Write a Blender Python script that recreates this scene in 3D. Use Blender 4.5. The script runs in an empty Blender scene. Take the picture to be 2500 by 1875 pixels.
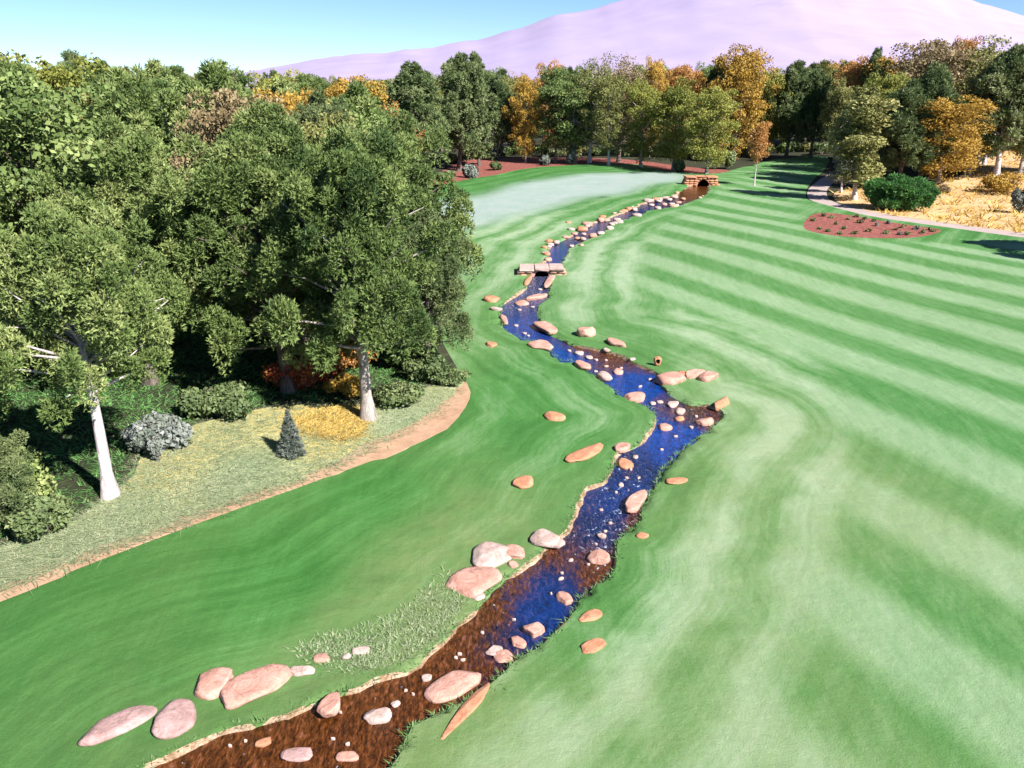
import bpy, bmesh, math, random, time
import numpy as np
from mathutils import Vector, Matrix, noise
from mathutils.geometry import delaunay_2d_cdt

SC = bpy.context.scene
# ------------------------------------------------------------------ camera, sky, sun, exposure
CAM_H, PITCH, FPX = 14.0, math.radians(20.2), 1962.0
cam_d = bpy.data.cameras.new("camera")
cam = bpy.data.objects.new("camera", cam_d)
SC.collection.objects.link(cam)
cam.location = (0, 0, CAM_H)
cam.rotation_euler = (math.pi / 2 - PITCH, 0, 0)
cam_d.sensor_width = 36
cam_d.lens = FPX / 2500 * 36
cam_d.clip_start, cam_d.clip_end = 0.1, 60000
SC.camera = cam

SUN_EL, SUN_AZ = math.radians(40), math.radians(133)   # azimuth clockwise from +Y (the view direction): behind and to the right
W = bpy.data.worlds.new("World"); SC.world = W; W.use_nodes = True
wn = W.node_tree; bg = wn.nodes["Background"]
sky = wn.nodes.new("ShaderNodeTexSky"); sky.sky_type = 'NISHITA'; sky.sun_disc = False
sky.sun_elevation, sky.sun_rotation = SUN_EL, SUN_AZ
sky.altitude = 3500; sky.air_density = 1.0; sky.dust_density = 0.0; sky.ozone_density = 5.0
wn.links.new(sky.outputs[0], bg.inputs[0]); bg.inputs[1].default_value = 0.055
sun_d = bpy.data.lights.new("sun", 'SUN'); sun_d.energy = 5.0; sun_d.angle = math.radians(0.5); sun_d.color = (1, 0.93, 0.84)
sun = bpy.data.objects.new("sun", sun_d); SC.collection.objects.link(sun)
sd = Vector((math.sin(SUN_AZ) * math.cos(SUN_EL), math.cos(SUN_AZ) * math.cos(SUN_EL), math.sin(SUN_EL)))
sun.rotation_euler = sd.to_track_quat('Z', 'Y').to_euler(); sun.location = (40, -40, 60)
SC.view_settings.view_transform = 'Standard'; SC.view_settings.look = 'None'
SC.view_settings.gamma = 1; SC.view_settings.use_curve_mapping = False
SC.view_settings.exposure = 1.5
SC.cycles.max_bounces = 6; SC.cycles.diffuse_bounces = 2; SC.cycles.transparent_max_bounces = 4

R = random.Random(15)
NR = np.random.default_rng(15)
COL = SC.collection

# ------------------------------------------------------------------ terrain
def sstep(a, b, x):
    t = np.clip((x - a) / (b - a), 0, 1); return t * t * (3 - 2 * t)
def h0(x, y):
    x = np.asarray(x, float); y = np.asarray(y, float)
    z = 0.16 * np.sin(x * 0.17 + 0.6) * np.sin(y * 0.13 + 1.0) + 0.10 * np.sin(x * 0.31 + y * 0.21)
    z = z + 3.2 * sstep(52, 100, x) * sstep(85, 150, y)                 # sandy rise on the right
    z = z + 0.5 * sstep(-4, -14, x - (y - 30) * -0.02) * sstep(10, 22, y)  # wood stands a little higher
    return z
def ray(px, py):
    a = (px - 1250) / FPX; b = (937.5 - py) / FPX
    return a, math.cos(PITCH) + b * math.sin(PITCH), -math.sin(PITCH) + b * math.cos(PITCH)
def G(px, py):                                     # photo position -> point on the terrain
    a, dy, dz = ray(px, py)
    if dz > -0.012: dz = -0.012
    z = 0.0
    for _ in range(14):
        t = (CAM_H - z) / -dz
        z = 0.5 * z + 0.5 * float(h0(a * t, dy * t))
    t = (CAM_H - z) / -dz
    return a * t, dy * t
def ppm(x, y):                                     # photo pixels per metre near ground point
    return FPX / (y * math.cos(PITCH) + CAM_H * math.sin(PITCH))

# ------------------------------------------------------------------ materials
def mat(name, rough=0.8, spec=0.3):
    m = bpy.data.materials.new(name); m.use_nodes = True
    nt = m.node_tree; b = nt.nodes["Principled BSDF"]
    b.inputs["Roughness"].default_value = rough
    b.inputs["Specular IOR Level"].default_value = spec
    return m, nt, b
def N(nt, t, **kw):
    n = nt.nodes.new(t)
    for k, v in kw.items(): setattr(n, k, v)
    return n
def noise_node(nt, scale, detail=4, rough=0.6, vec=None, dist=0.0):
    n = N(nt, "ShaderNodeTexNoise"); n.inputs["Scale"].default_value = scale
    n.inputs["Detail"].default_value = detail; n.inputs["Roughness"].default_value = rough
    n.inputs["Distortion"].default_value = dist
    if vec is not None: nt.links.new(vec, n.inputs["Vector"])
    return n.outputs["Fac"]
def ramp(nt, fac, stops):
    r = N(nt, "ShaderNodeValToRGB"); e = r.color_ramp.elements
    while len(e) < len(stops): e.new(0.5)
    for i, (p, c) in enumerate(stops):
        e[i].position = p; e[i].color = (*c, 1) if len(c) == 3 else c
    nt.links.new(fac, r.inputs[0]); return r.outputs[0]
def mixc(nt, f, a, b, mode='MIX'):
    m = N(nt, "ShaderNodeMix", data_type='RGBA', blend_type=mode)
    for s, v in ((m.inputs[0], f), (m.inputs[6], a), (m.inputs[7], b)):
        if isinstance(v, (int, float)): s.default_value = v
        elif isinstance(v, tuple): s.default_value = (*v, 1)
        else: nt.links.new(v, s)
    return m.outputs[2]
def mth(nt, op, a, b=None, c=None):
    m = N(nt, "ShaderNodeMath", operation=op)
    for s, v in zip(m.inputs, (a, b, c)):
        if v is None: continue
        if isinstance(v, (int, float)): s.default_value = v
        else: nt.links.new(v, s)
    return m.outputs[0]
def attr(nt, name):
    return N(nt, "ShaderNodeAttribute", attribute_name=name).outputs["Fac"]
def bump(nt, b, h, strength=0.3, dist=0.05):
    n = N(nt, "ShaderNodeBump"); n.inputs["Strength"].default_value = strength
    n.inputs["Distance"].default_value = dist
    nt.links.new(h, n.inputs["Height"]); nt.links.new(n.outputs[0], b.inputs["Normal"])
def pos(nt): return N(nt, "ShaderNodeNewGeometry").outputs["Position"]
def scaled(nt, vec, s, rotz=0.0):
    m = N(nt, "ShaderNodeMapping"); m.inputs["Scale"].default_value = s; m.inputs["Rotation"].default_value = (0, 0, rotz)
    nt.links.new(vec, m.inputs[0]); return m.outputs[0]

def m_mown():
    m, nt, b = mat("mown_grass", 0.75, 0.25); L = nt.links
    p = pos(nt)
    sep = N(nt, "ShaderNodeSeparateXYZ"); L.new(p, sep.inputs[0])
    # straight mowing stripes 5.9 m apart, wavering a little
    u = mth(nt, 'ADD', mth(nt, 'MULTIPLY', sep.outputs[0], 0.906), mth(nt, 'MULTIPLY', sep.outputs[1], 0.423))
    wob = mth(nt, 'MULTIPLY', mth(nt, 'SUBTRACT', noise_node(nt, 0.11, 3, 0.6, p), 0.5), 0.6)
    u = mth(nt, 'ADD', u, wob)
    s = mth(nt, 'SINE', mth(nt, 'MULTIPLY', mth(nt, 'SUBTRACT', u, 14.0 + 1.47), 2 * math.pi / 5.9))   # -1 at the dark bands
    s = mth(nt, 'MULTIPLY_ADD', s, 0.9, 0.5)
    s = N(nt, "ShaderNodeClamp"), s
    L.new(s[1], s[0].inputs[0]); s = s[0].outputs[0]
    fw = attr(nt, "stripe")
    # pale swathes that follow the creek
    d = attr(nt, "creek_dist")
    w2 = mth(nt, 'SINE', mth(nt, 'MULTIPLY_ADD', d, 1.9, mth(nt, 'MULTIPLY', noise_node(nt, 0.25, 3, 0.6, p), 6)))
    sw = mth(nt, 'MULTIPLY_ADD', w2, 0.20, 0.55)
    sw = mth(nt, 'MULTIPLY', sw, attr(nt, "pale"))
    patch = noise_node(nt, 0.22, 5, 0.65, p)
    # long fine streaks left by the mower, running up the hole
    st = noise_node(nt, 1.0, 5, 0.7, scaled(nt, p, (2.4, 0.34, 1), math.radians(-14)), 0.6)
    cv = N(nt, "ShaderNodeCombineXYZ"); L.new(mth(nt, 'MULTIPLY', d, 1.3), cv.inputs[0]); L.new(mth(nt, 'MULTIPLY', sep.outputs[1], 0.05), cv.inputs[1]); L.new(mth(nt, 'MULTIPLY', sep.outputs[0], 0.03), cv.inputs[2])
    arc = noise_node(nt, 1.6, 6, 0.72, cv.outputs[0], 0.25)
    fine = noise_node(nt, 9, 3, 0.7, p)
    tone = N(nt, "ShaderNodeMix", data_type='FLOAT')
    L.new(fw, tone.inputs[0]); L.new(sw, tone.inputs[2]); L.new(mth(nt, 'MULTIPLY_ADD', s, 0.42, 0.34), tone.inputs[3])
    t = tone.outputs[0]
    t = mth(nt, 'ADD', t, mth(nt, 'MULTIPLY', mth(nt, 'SUBTRACT', patch, 0.5), mth(nt, 'MULTIPLY_ADD', fw, -0.2, 0.42)))
    t = mth(nt, 'ADD', t, mth(nt, 'MULTIPLY', mth(nt, 'SUBTRACT', st, 0.5), 0.40))
    t = mth(nt, 'ADD', t, mth(nt, 'MULTIPLY', mth(nt, 'SUBTRACT', arc, 0.5), mth(nt, 'MULTIPLY_ADD', fw, -0.5, 0.95)))
    t = mth(nt, 'ADD', t, mth(nt, 'MULTIPLY', mth(nt, 'SUBTRACT', fine, 0.5), 0.3))
    c = ramp(nt, t, [(0.0, (0.022, 0.10, 0.016)), (0.30, (0.045, 0.150, 0.034)), (0.60, (0.115, 0.220, 0.095)), (1.0, (0.215, 0.305, 0.19))])
    dry = mth(nt, 'MULTIPLY', attr(nt, "dry"), noise_node(nt, 0.7, 5, 0.7, p))
    c = mixc(nt, dry, c, (0.20, 0.21, 0.10))
    gc = ramp(nt, noise_node(nt, 0.25, 4, 0.6, p), [(0.3, (0.205, 0.285, 0.25)), (0.7, (0.26, 0.31, 0.30))])
    c = mixc(nt, attr(nt, "greenness"), c, gc)
    L.new(c, b.inputs["Base Color"])
    bump(nt, b, mth(nt, 'ADD', noise_node(nt, 22, 4, 0.8, p), mth(nt, 'MULTIPLY', noise_node(nt, 1.1, 4, 0.6, p), 3.0)), 0.6, 0.05)
    return m
def m_two(name, stops, scale, rough=0.9, bs=0.4, bd=0.05, fine=30, spec=0.2, patch=None):
    m, nt, b = mat(name, rough, spec); p = pos(nt)
    n1 = noise_node(nt, scale, 6, 0.7, p, 0.4); n2 = noise_node(nt, fine, 4, 0.7, p)
    f = mth(nt, 'ADD', mth(nt, 'MULTIPLY', n1, 0.62), mth(nt, 'MULTIPLY', n2, 0.38))
    c = ramp(nt, f, stops)
    if patch: c = mixc(nt, mth(nt, 'MULTIPLY', attr(nt, patch[0]), 0.9), c, patch[1])
    nt.links.new(c, b.inputs["Base Color"])
    bump(nt, b, f, bs, bd); return m
M = {}
M['mown'] = m_mown()
M['green'] = m_two("green_turf", [(0.3, (0.22, 0.265, 0.27)), (0.7, (0.27, 0.29, 0.32))], 0.25, 0.7, 0.1, 0.01)
M['rough'] = m_two("rough_grass_soil", [(0.3, (0.13, 0.18, 0.09)), (0.5, (0.22, 0.28, 0.165)), (0.7, (0.35, 0.36, 0.27))], 0.5, 0.95, 0.8, 0.12, 12, patch=("dry", (0.52, 0.37, 0.10)))
M['soil'] = m_two("bare_soil", [(0.3, (0.20, 0.125, 0.08)), (0.5, (0.33, 0.21, 0.14)), (0.7, (0.42, 0.30, 0.21))], 1.2, 0.95, 0.6, 0.06, 18)
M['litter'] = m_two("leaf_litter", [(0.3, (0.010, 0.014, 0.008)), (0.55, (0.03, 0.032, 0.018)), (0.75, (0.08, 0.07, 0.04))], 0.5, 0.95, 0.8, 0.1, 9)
M['gold'] = m_two("golden_dry_grass", [(0.3, (0.34, 0.21, 0.09)), (0.5, (0.46, 0.30, 0.16)), (0.7, (0.52, 0.38, 0.26))], 0.2, 0.95, 0.6, 0.1, 5)
M['mulch'] = m_two("red_bark_mulch", [(0.35, (0.06, 0.02, 0.018)), (0.5, (0.19, 0.06, 0.05)), (0.68, (0.32, 0.15, 0.12))], 2.5, 0.95, 0.8, 0.1, 14)
M['path'] = m_two("concrete_path", [(0.3, (0.27, 0.22, 0.215)), (0.7, (0.36, 0.30, 0.29))], 1.0, 0.85, 0.2, 0.01)
M['bank'] = m_two("creek_bank_soil", [(0.3, (0.04, 0.018, 0.008)), (0.46, (0.20, 0.13, 0.08)), (0.6, (0.38, 0.29, 0.22)), (0.75, (0.50, 0.42, 0.35))], 2.2, 0.9, 0.8, 0.08, 14)
M['bed'] = m_two("creek_bed_pebbles", [(0.3, (0.03, 0.014, 0.006)), (0.7, (0.20, 0.09, 0.04))], 5, 0.6, 0.8, 0.08, 20)
def m_rock(name, a, bb, c3):
    m, nt, b = mat(name, 0.75, 0.3)
    tc = N(nt, "ShaderNodeTexCoord").outputs["Object"]
    oi = N(nt, "ShaderNodeObjectInfo").outputs["Random"]
    sc = N(nt, "ShaderNodeVectorMath", operation='ADD'); cv = N(nt, "ShaderNodeCombineXYZ")
    nt.links.new(mth(nt, 'MULTIPLY', oi, 37.0), cv.inputs[0]); nt.links.new(tc, sc.inputs[0]); nt.links.new(cv.outputs[0], sc.inputs[1])
    v = sc.outputs[0]
    n1 = noise_node(nt, 1.7, 6, 0.65, v, 0.8); n2 = noise_node(nt, 14, 5, 0.75, v)
    f = mth(nt, 'ADD', mth(nt, 'MULTIPLY', n1, 0.75), mth(nt, 'MULTIPLY', n2, 0.3))
    c = ramp(nt, f, [(0.32, a), (0.55, bb), (0.75, c3)])
    vor = N(nt, "ShaderNodeTexVoronoi", feature='DISTANCE_TO_EDGE'); vor.inputs["Scale"].default_value = 1.3
    nt.links.new(v, vor.inputs["Vector"])
    cr = ramp(nt, vor.outputs["Distance"], [(0.0, (0.55, 0.5, 0.5)), (0.035, (1, 1, 1))])
    c = mixc(nt, 0.3, c, cr, 'MULTIPLY')
    c = mixc(nt, mth(nt, 'MULTIPLY', ramp(nt, noise_node(nt, 4.0, 5, 0.75, v), [(0.54, (0, 0, 0)), (0.66, (1, 1, 1))]), 0.5), c, (0.14, 0.085, 0.055))
    nt.links.new(c, b.inputs["Base Color"]); bump(nt, b, f, 0.9, 0.10); return m
M['rock_pink'] = m_rock("pink_sandstone", (0.29, 0.145, 0.115), (0.43, 0.235, 0.19), (0.52, 0.34, 0.30))
M['rock_pale'] = m_rock("pale_sandstone", (0.27, 0.18, 0.16), (0.41, 0.31, 0.285), (0.52, 0.42, 0.40))
M['rock_orange'] = m_rock("orange_sandstone", (0.29, 0.12, 0.065), (0.42, 0.195, 0.115), (0.48, 0.27, 0.18))
M['rock_mauve'] = m_rock("mauve_sandstone", (0.22, 0.13, 0.12), (0.34, 0.22, 0.215), (0.44, 0.32, 0.32))
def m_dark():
    m, nt, b = mat("opening_shade", 0.9, 0.1); b.inputs["Base Color"].default_value = (0.006, 0.006, 0.007, 1); return m
M['dark'] = m_dark()  # near-black colour standing for shade in the stone openings
def m_water():
    m, nt, b = mat("creek_water", 0.09, 0.5); L = nt.links; p = pos(nt)
    br = attr(nt, "brown"); rf = attr(nt, "riffle"); pl = attr(nt, "pool")
    nz = noise_node(nt, 2.2, 5, 0.7, scaled(nt, p, (2.2, 1.0, 1)), 1.0)
    nf = noise_node(nt, 4.5, 4, 0.7, scaled(nt, p, (2.6, 0.8, 1)), 0.5)
    blue = ramp(nt, nz, [(0.3, (0.002, 0.010, 0.055)), (0.55, (0.003, 0.035, 0.20)), (0.8, (0.006, 0.075, 0.36))])  # blue sky reflection put into the water's base colour
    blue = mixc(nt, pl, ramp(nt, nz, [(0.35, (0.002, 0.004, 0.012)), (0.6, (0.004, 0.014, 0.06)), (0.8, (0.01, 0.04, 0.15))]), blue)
    brn = ramp(nt, nf, [(0.33, (0.008, 0.003, 0.001)), (0.5, (0.055, 0.018, 0.004)), (0.66, (0.15, 0.05, 0.014)), (0.8, (0.26, 0.12, 0.05))])
    k = mth(nt, 'ADD', mth(nt, 'MULTIPLY_ADD', mth(nt, 'SUBTRACT', nz, 0.5), 1.6, br), 0.0)
    k = ramp(nt, k, [(0.3, (0, 0, 0)), (0.75, (1, 1, 1))])
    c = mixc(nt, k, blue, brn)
    foam_glint = mth(nt, 'ADD', noise_node(nt, 5.5, 3, 0.6, p, 0.3), mth(nt, 'MULTIPLY', rf, 0.16))  # white riffle foam, its specks also painting sky highlights
    fk = ramp(nt, foam_glint, [(0.76, (0, 0, 0)), (0.82, (1, 1, 1))])
    mid = ramp(nt, mth(nt, 'ADD', nf, mth(nt, 'MULTIPLY', rf, 0.12)), [(0.64, (0, 0, 0)), (0.80, (1, 1, 1))])
    c = mixc(nt, mth(nt, 'MULTIPLY', mid, rf), c, (0.13, 0.12, 0.20))
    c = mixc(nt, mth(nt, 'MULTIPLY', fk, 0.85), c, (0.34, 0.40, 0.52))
    L.new(c, b.inputs["Base Color"])
    b.inputs["IOR"].default_value = 1.33
    bump(nt, b, mth(nt, 'ADD', noise_node(nt, 6, 4, 0.7, scaled(nt, p, (1.8, 1, 1)), 0.8), mth(nt, 'MULTIPLY', noise_node(nt, 22, 3, 0.7, p), 0.35)), 0.55, 0.06)
    return m
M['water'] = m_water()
def m_leaf(name, a, bb, c3, trans=0.25):
    m, nt, b = mat(name, 0.6, 0.25); L = nt.links
    v = attr(nt, "tone"); oi = N(nt, "ShaderNodeObjectInfo").outputs["Random"]
    f = mth(nt, 'ADD', mth(nt, 'MULTIPLY', v, 0.7), mth(nt, 'MULTIPLY', oi, 0.3))
    c = ramp(nt, f, [(0.05, a), (0.5, bb), (0.95, c3)])
    L.new(c, b.inputs["Base Color"])
    tr = N(nt, "ShaderNodeBsdfTranslucent"); L.new(c, tr.inputs[0])
    mx = N(nt, "ShaderNodeMixShader"); mx.inputs[0].default_value = trans
    L.new(b.outputs[0], mx.inputs[1]); L.new(tr.outputs[0], mx.inputs[2])
    L.new(mx.outputs[0], nt.nodes["Material Output"].inputs[0]); return m
LEAF = {
 'pine':   m_leaf("pine_needles", (0.040, 0.078, 0.024), (0.135, 0.195, 0.058), (0.30, 0.35, 0.135), 0.2),
 'dark':   m_leaf("dark_needles", (0.045, 0.08, 0.03), (0.12, 0.165, 0.065), (0.23, 0.27, 0.125), 0.2),
 'olive':  m_leaf("olive_leaves", (0.085, 0.10, 0.028), (0.19, 0.20, 0.065), (0.30, 0.29, 0.11)),
 'yellow': m_leaf("yellow_green_leaves", (0.09, 0.115, 0.02), (0.20, 0.22, 0.045), (0.31, 0.30, 0.08)),
 'gold':   m_leaf("golden_leaves", (0.20, 0.13, 0.02), (0.38, 0.24, 0.045), (0.50, 0.33, 0.08)),
 'orange': m_leaf("orange_leaves", (0.22, 0.11, 0.03), (0.40, 0.20, 0.06), (0.50, 0.30, 0.12)),
 'rust':   m_leaf("rust_leaves", (0.11, 0.09, 0.045), (0.23, 0.18, 0.095), (0.32, 0.25, 0.15)),
 'red':    m_leaf("red_leaves", (0.12, 0.02, 0.015), (0.30, 0.06, 0.03), (0.42, 0.20, 0.05)),
 'grey':   m_leaf("grey_green_leaves", (0.07, 0.09, 0.075), (0.16, 0.19, 0.16), (0.30, 0.32, 0.32)),
 'bush':   m_leaf("juniper_leaves", (0.03, 0.09, 0.025), (0.085, 0.22, 0.06), (0.18, 0.34, 0.11)),
 'blade':  m_leaf("grass_blades", (0.04, 0.13, 0.025), (0.09, 0.19, 0.06), (0.17, 0.25, 0.11)),
 'dryblade': m_leaf("dry_grass_blades", (0.16, 0.22, 0.105), (0.25, 0.31, 0.18), (0.42, 0.40, 0.28)),
 'goldblade': m_leaf("golden_grass_blades", (0.30, 0.20, 0.05), (0.50, 0.35, 0.09), (0.60, 0.45, 0.16)),
}
def m_bark(name, a, bb):
    m, nt, b = mat(name, 0.9, 0.2)
    tc = scaled(nt, pos(nt), (3, 3, 0.8))
    f = noise_node(nt, 2.2, 6, 0.75, tc, 0.5)
    nt.links.new(ramp(nt, f, [(0.35, a), (0.6, bb)]), b.inputs["Base Color"]); bump(nt, b, f, 1.0, 0.06); return m
M['bark_pale'] = m_bark("pale_bark", (0.30, 0.25, 0.26), (0.60, 0.54, 0.57))
M['bark'] = m_bark("grey_brown_bark", (0.04, 0.032, 0.028), (0.15, 0.125, 0.11))
M['bark_mid'] = m_bark("light_grey_bark", (0.14, 0.12, 0.11), (0.38, 0.34, 0.32))

# ------------------------------------------------------------------ mesh helpers
def mesh_np(name, V, F, mats=(), smooth=False, attrs=None):
    V = np.asarray(V, np.float32); F = np.asarray(F, np.int32)
    me = bpy.data.meshes.new(name); k = F.shape[1]
    me.vertices.add(len(V)); me.vertices.foreach_set("co", V.ravel())
    me.loops.add(F.size); me.loops.foreach_set("vertex_index", F.ravel())
    me.polygons.add(len(F)); me.polygons.foreach_set("loop_start", np.arange(0, F.size, k, dtype=np.int32))
    if smooth: me.polygons.foreach_set("use_smooth", np.ones(len(F), bool))
    for m in mats: me.materials.append(m)
    for n, a in (attrs or {}).items():
        at = me.attributes.new(n, 'FLOAT', 'POINT'); at.data.foreach_set("value", np.asarray(a, np.float32))
    me.update(calc_edges=True); return me
def link(name, me, parent=None, **props):
    o = bpy.data.objects.new(name, me); COL.objects.link(o)
    if parent is not None: o.parent = parent
    for k, v in props.items(): o[k] = v
    return o

# ------------------------------------------------------------------ outlines (photo positions put onto the terrain)
def W_(pts): return [G(*p) for p in pts]
def dense(P, step, closed=True, rounds=2):
    P = [np.array(p, float) for p in P]
    for _ in range(rounds):                       # Chaikin
        Q = []
        n = len(P)
        for i in range(n if closed else n - 1):
            a, b = P[i], P[(i + 1) % n]
            Q += [a * .75 + b * .25, a * .25 + b * .75]
        P = Q if closed else [P[0]] + Q[1:-1] + [P[-1]]
    out = []
    n = len(P)
    for i in range(n if closed else n - 1):
        a, b = P[i], P[(i + 1) % n]
        st = step * max(1.0, a[1] / 25)
        out.append(a)
        if len(out) > 1 and np.linalg.norm(out[-1] - out[-2]) < st * 0.4: out.pop()
        k = int(np.linalg.norm(b - a) / st)
        for j in range(1, k): out.append(a + (b - a) * j / k)
    return np.array(out)
left_bank = [(250,2050),(300,1930),(380,1860),(474,1823),(561,1780),(642,1761),(718,1739),(794,1701),(859,1685),(930,1652),(1022,1633),(1060,1590),(1098,1550),(1152,1499),(1181,1463),(1231,1409),(1268,1394),(1322,1358),(1333,1336),(1362,1315),(1398,1286),(1416,1242),(1430,1203),(1445,1188),(1481,1177),(1496,1145),(1506,1112),(1535,1096),(1575,1076),(1600,1047),(1605,1021),(1592,994),(1568,986),(1527,970),(1486,940),(1459,916),(1439,903),(1405,879),(1364,877),(1341,855),(1330,832),(1290,831),(1253,814),(1229,801),(1225,770),(1219,750),(1242,730),(1273,716),(1290,696),(1297,675),(1318,650),(1344,630),(1341,601),(1363,590),(1401,574),(1425,557),(1444,546),(1474,536),(1512,521),(1545,508),(1580,494),(1607,487),(1656,475),(1666,462),(1690,450)]
right_bank = [(1728,450),(1727,468),(1702,484),(1661,500),(1607,509),(1553,524),(1485,548),(1471,568),(1436,582),(1406,595),(1379,617),(1374,640),(1350,655),(1337,675),(1341,709),(1334,733),(1312,743),(1309,760),(1317,801),(1351,818),(1405,842),(1459,852),(1507,865),(1547,886),(1588,903),(1608,916),(1615,943),(1642,964),(1676,984),(1741,992),(1764,1011),(1754,1031),(1717,1055),(1676,1086),(1651,1105),(1622,1145),(1586,1192),(1571,1231),(1557,1260),(1550,1286),(1503,1315),(1495,1333),(1501,1380),(1477,1409),(1445,1430),(1401,1474),(1362,1517),(1325,1557),(1275,1593),(1245,1610),(1190,1660),(1104,1720),(1017,1763),(979,1801),(955,1840),(930,1890),(915,2050)]
creek = dense(W_(left_bank + right_bank), 0.25, True, 1)
jit = NR.normal(0, 1, creek.shape) * 0.035 * np.maximum(1, creek[:, 1:] / 30)
creek = creek + jit
grass_edge = [(-900,1830),(22,1458),(305,1345),(486,1277),(678,1209),(859,1141),(1017,1085),(1107,1034),(1145,983),(1150,949)]
mown = W_(grass_edge + [(1110,890),(1060,800),(1010,650),(1000,520),(1030,462),(1085,447),(1180,430),(1290,409),(1400,401),(1560,399),(1600,412),(1690,424),(1780,420),(1850,400),(1900,386),(1990,380),(2030,384),(2010,420),(1975,450),(1965,478),(1975,490),(2048,507),(2129,528),(2251,545),(2373,562),(2500,580),(2800,612),(3400,680)]) + [(60,20),(60,-5),(-60,-5)]
soil_in = W_(grass_edge + [(1128,938),(1108,952),(1080,990),(1017,1030),(920,1075),(830,1122),(678,1184),(486,1250),(305,1316),(22,1400),(-900,1740)])
rough_in = W_([(-900,1790),(22,1430),(305,1330),(486,1262),(678,1196),(840,1130),(920,1085),(1017,1040),(1090,995),(1120,955),(1138,925),(1040,945),(900,975),(880,1000),(720,985),(620,1000),(430,1050),(350,1100),(320,1180),(140,1300),(22,1330),(-900,1560)])
green = W_([(1020,500),(1130,486),(1250,448),(1400,424),(1560,417),(1670,424),(1690,434),(1630,448),(1500,475),(1350,505),(1250,535),(1130,565),(1010,570)])
mulch_r = W_([(1958,557),(1966,533),(1999,516),(2088,527),(2210,549),(2304,559),(2292,570),(2210,582),(2068,580),(1987,568)])
mulch_l = W_([(1040,462),(1090,405),(1150,388),(1250,385),(1420,384),(1560,391),(1700,410),(1775,414),(1790,418),(1780,421),(1690,425),(1600,412),(1560,399),(1400,401),(1290,409),(1180,431),(1085,448)])
path_c = W_([(2150,372),(2105,392),(2060,420),(2000,452),(1990,486),(2048,503),(2129,524),(2251,541),(2373,557),(2500,575),(2800,605),(3400,670)])
def ribbon(P, w):
    P = dense(P, 1.2, False, 2); T = np.gradient(P, axis=0); T /= np.linalg.norm(T, axis=1)[:, None]
    Nn = np.stack([-T[:, 1], T[:, 0]], 1)
    return np.vstack([P + Nn * w / 2, (P - Nn * w / 2)[::-1]])
path = ribbon(path_c, 2.6)
gold_g = W_([(2030,474),(2060,462),(2250,462),(2290,452),(2390,398),(2500,352),(2900,340),(3400,640),(2800,600),(2500,570),(2373,552),(2251,536),(2129,519),(2048,497)])
POLY = dict(mown=dense(mown, 0.7, True, 1), soil=dense(soil_in, 0.5, True, 1), rough=dense(rough_in, 0.7, True, 1), green=dense(green, 1.2), mulch_r=dense(mulch_r, 0.5), mulch_l=dense(mulch_l, 1.0, True, 1), path=path, gold=dense(gold_g, 1.0, True, 1), creek=creek)
jj = NR.normal(0, 1, POLY['soil'].shape) * 0.10; POLY['soil'] += jj * np.minimum(1, POLY['soil'][:, 1:] / 20)

def inside(P, x, y):
    x = np.asarray(x); y = np.asarray(y); r = np.zeros(x.shape, bool); n = len(P)
    for i in range(n):
        x1, y1 = P[i]; x2, y2 = P[(i + 1) % n]
        if y1 == y2: continue
        c = ((y1 > y) != (y2 > y)) & (x < (x2 - x1) * (y - y1) / (y2 - y1) + x1)
        r ^= c
    return r
def dist_to(P, x, y, closed=True):
    d = np.full(x.shape, 1e9); n = len(P)
    for i in range(n if closed else n - 1):
        a = P[i]; b = P[(i + 1) % n]; ab = b - a; l2 = ab @ ab + 1e-9
        t = np.clip(((x - a[0]) * ab[0] + (y - a[1]) * ab[1]) / l2, 0, 1)
        d = np.minimum(d, (x - a[0] - t * ab[0]) ** 2 + (y - a[1] - t * ab[1]) ** 2)
    return np.sqrt(d)
BANK = 0.13
cn = np.roll(creek, -1, 0) - np.roll(creek, 1, 0); cn /= np.linalg.norm(cn, axis=1)[:, None]
nrm = np.stack([cn[:, 1], -cn[:, 0]], 1)
if inside(creek, (creek + nrm * 0.05)[:, 0], (creek + nrm * 0.05)[:, 1]).mean() > 0.5: nrm = -nrm
bnz = np.array([noise.noise(Vector((p[0] * .55, p[1] * .55, 4.0))) for p in creek])
bw = BANK * np.clip(0.75 + 2.2 * bnz + 0.25 * np.sin(np.arange(len(creek)) * 0.9), 0.12, 1.9)[:, None] * np.clip(creek[:, 1:] / 45, 0.8, 2.2)
bank_ring = creek + nrm * bw
POLY['bank'] = bank_ring

# ------------------------------------------------------------------ ground: one conforming triangulation split by what covers it
pts, edges = [], []
for k, P in POLY.items():
    s = len(pts); pts += [tuple(p) for p in P]; edges += [(s + i, s + (i + 1) % len(P)) for i in range(len(P))]
gx, gy = np.meshgrid(np.arange(-500, 3001, 13.0), np.concatenate([np.arange(262, 470, 6.0), np.arange(470, 2100, 13.0)]))
gx = gx + NR.uniform(-4, 4, gx.shape); gy = gy + NR.uniform(-2, 2, gy.shape) * np.where(gy < 470, 1, 2)
for a, b in zip(gx.ravel(), gy.ravel()):
    A, dy, dz = ray(a, b); t = CAM_H / -dz; pts.append((A * t, dy * t))
for a in np.linspace(-1, 1, 25):
    for rr in (400, 800, 1600, 4000, 12000): pts.append((rr * math.sin(a * 1.4), rr * math.cos(a * 1.4)))
for q in ((-12000, -400), (12000, -400), (-60, -60), (60, -60), (0, -5), (-30, 0), (30, 0), (-80, 30), (80, 30), (120, 60)): pts.append(q)
t0 = time.time()
vo, eo, fo, *_ = delaunay_2d_cdt([Vector(p) for p in pts], edges, [], 0, 0.004)
VX = np.array([(v[0], v[1]) for v in vo]); FT = np.array([tuple(f) for f in fo if len(f) == 3], int)
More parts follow.
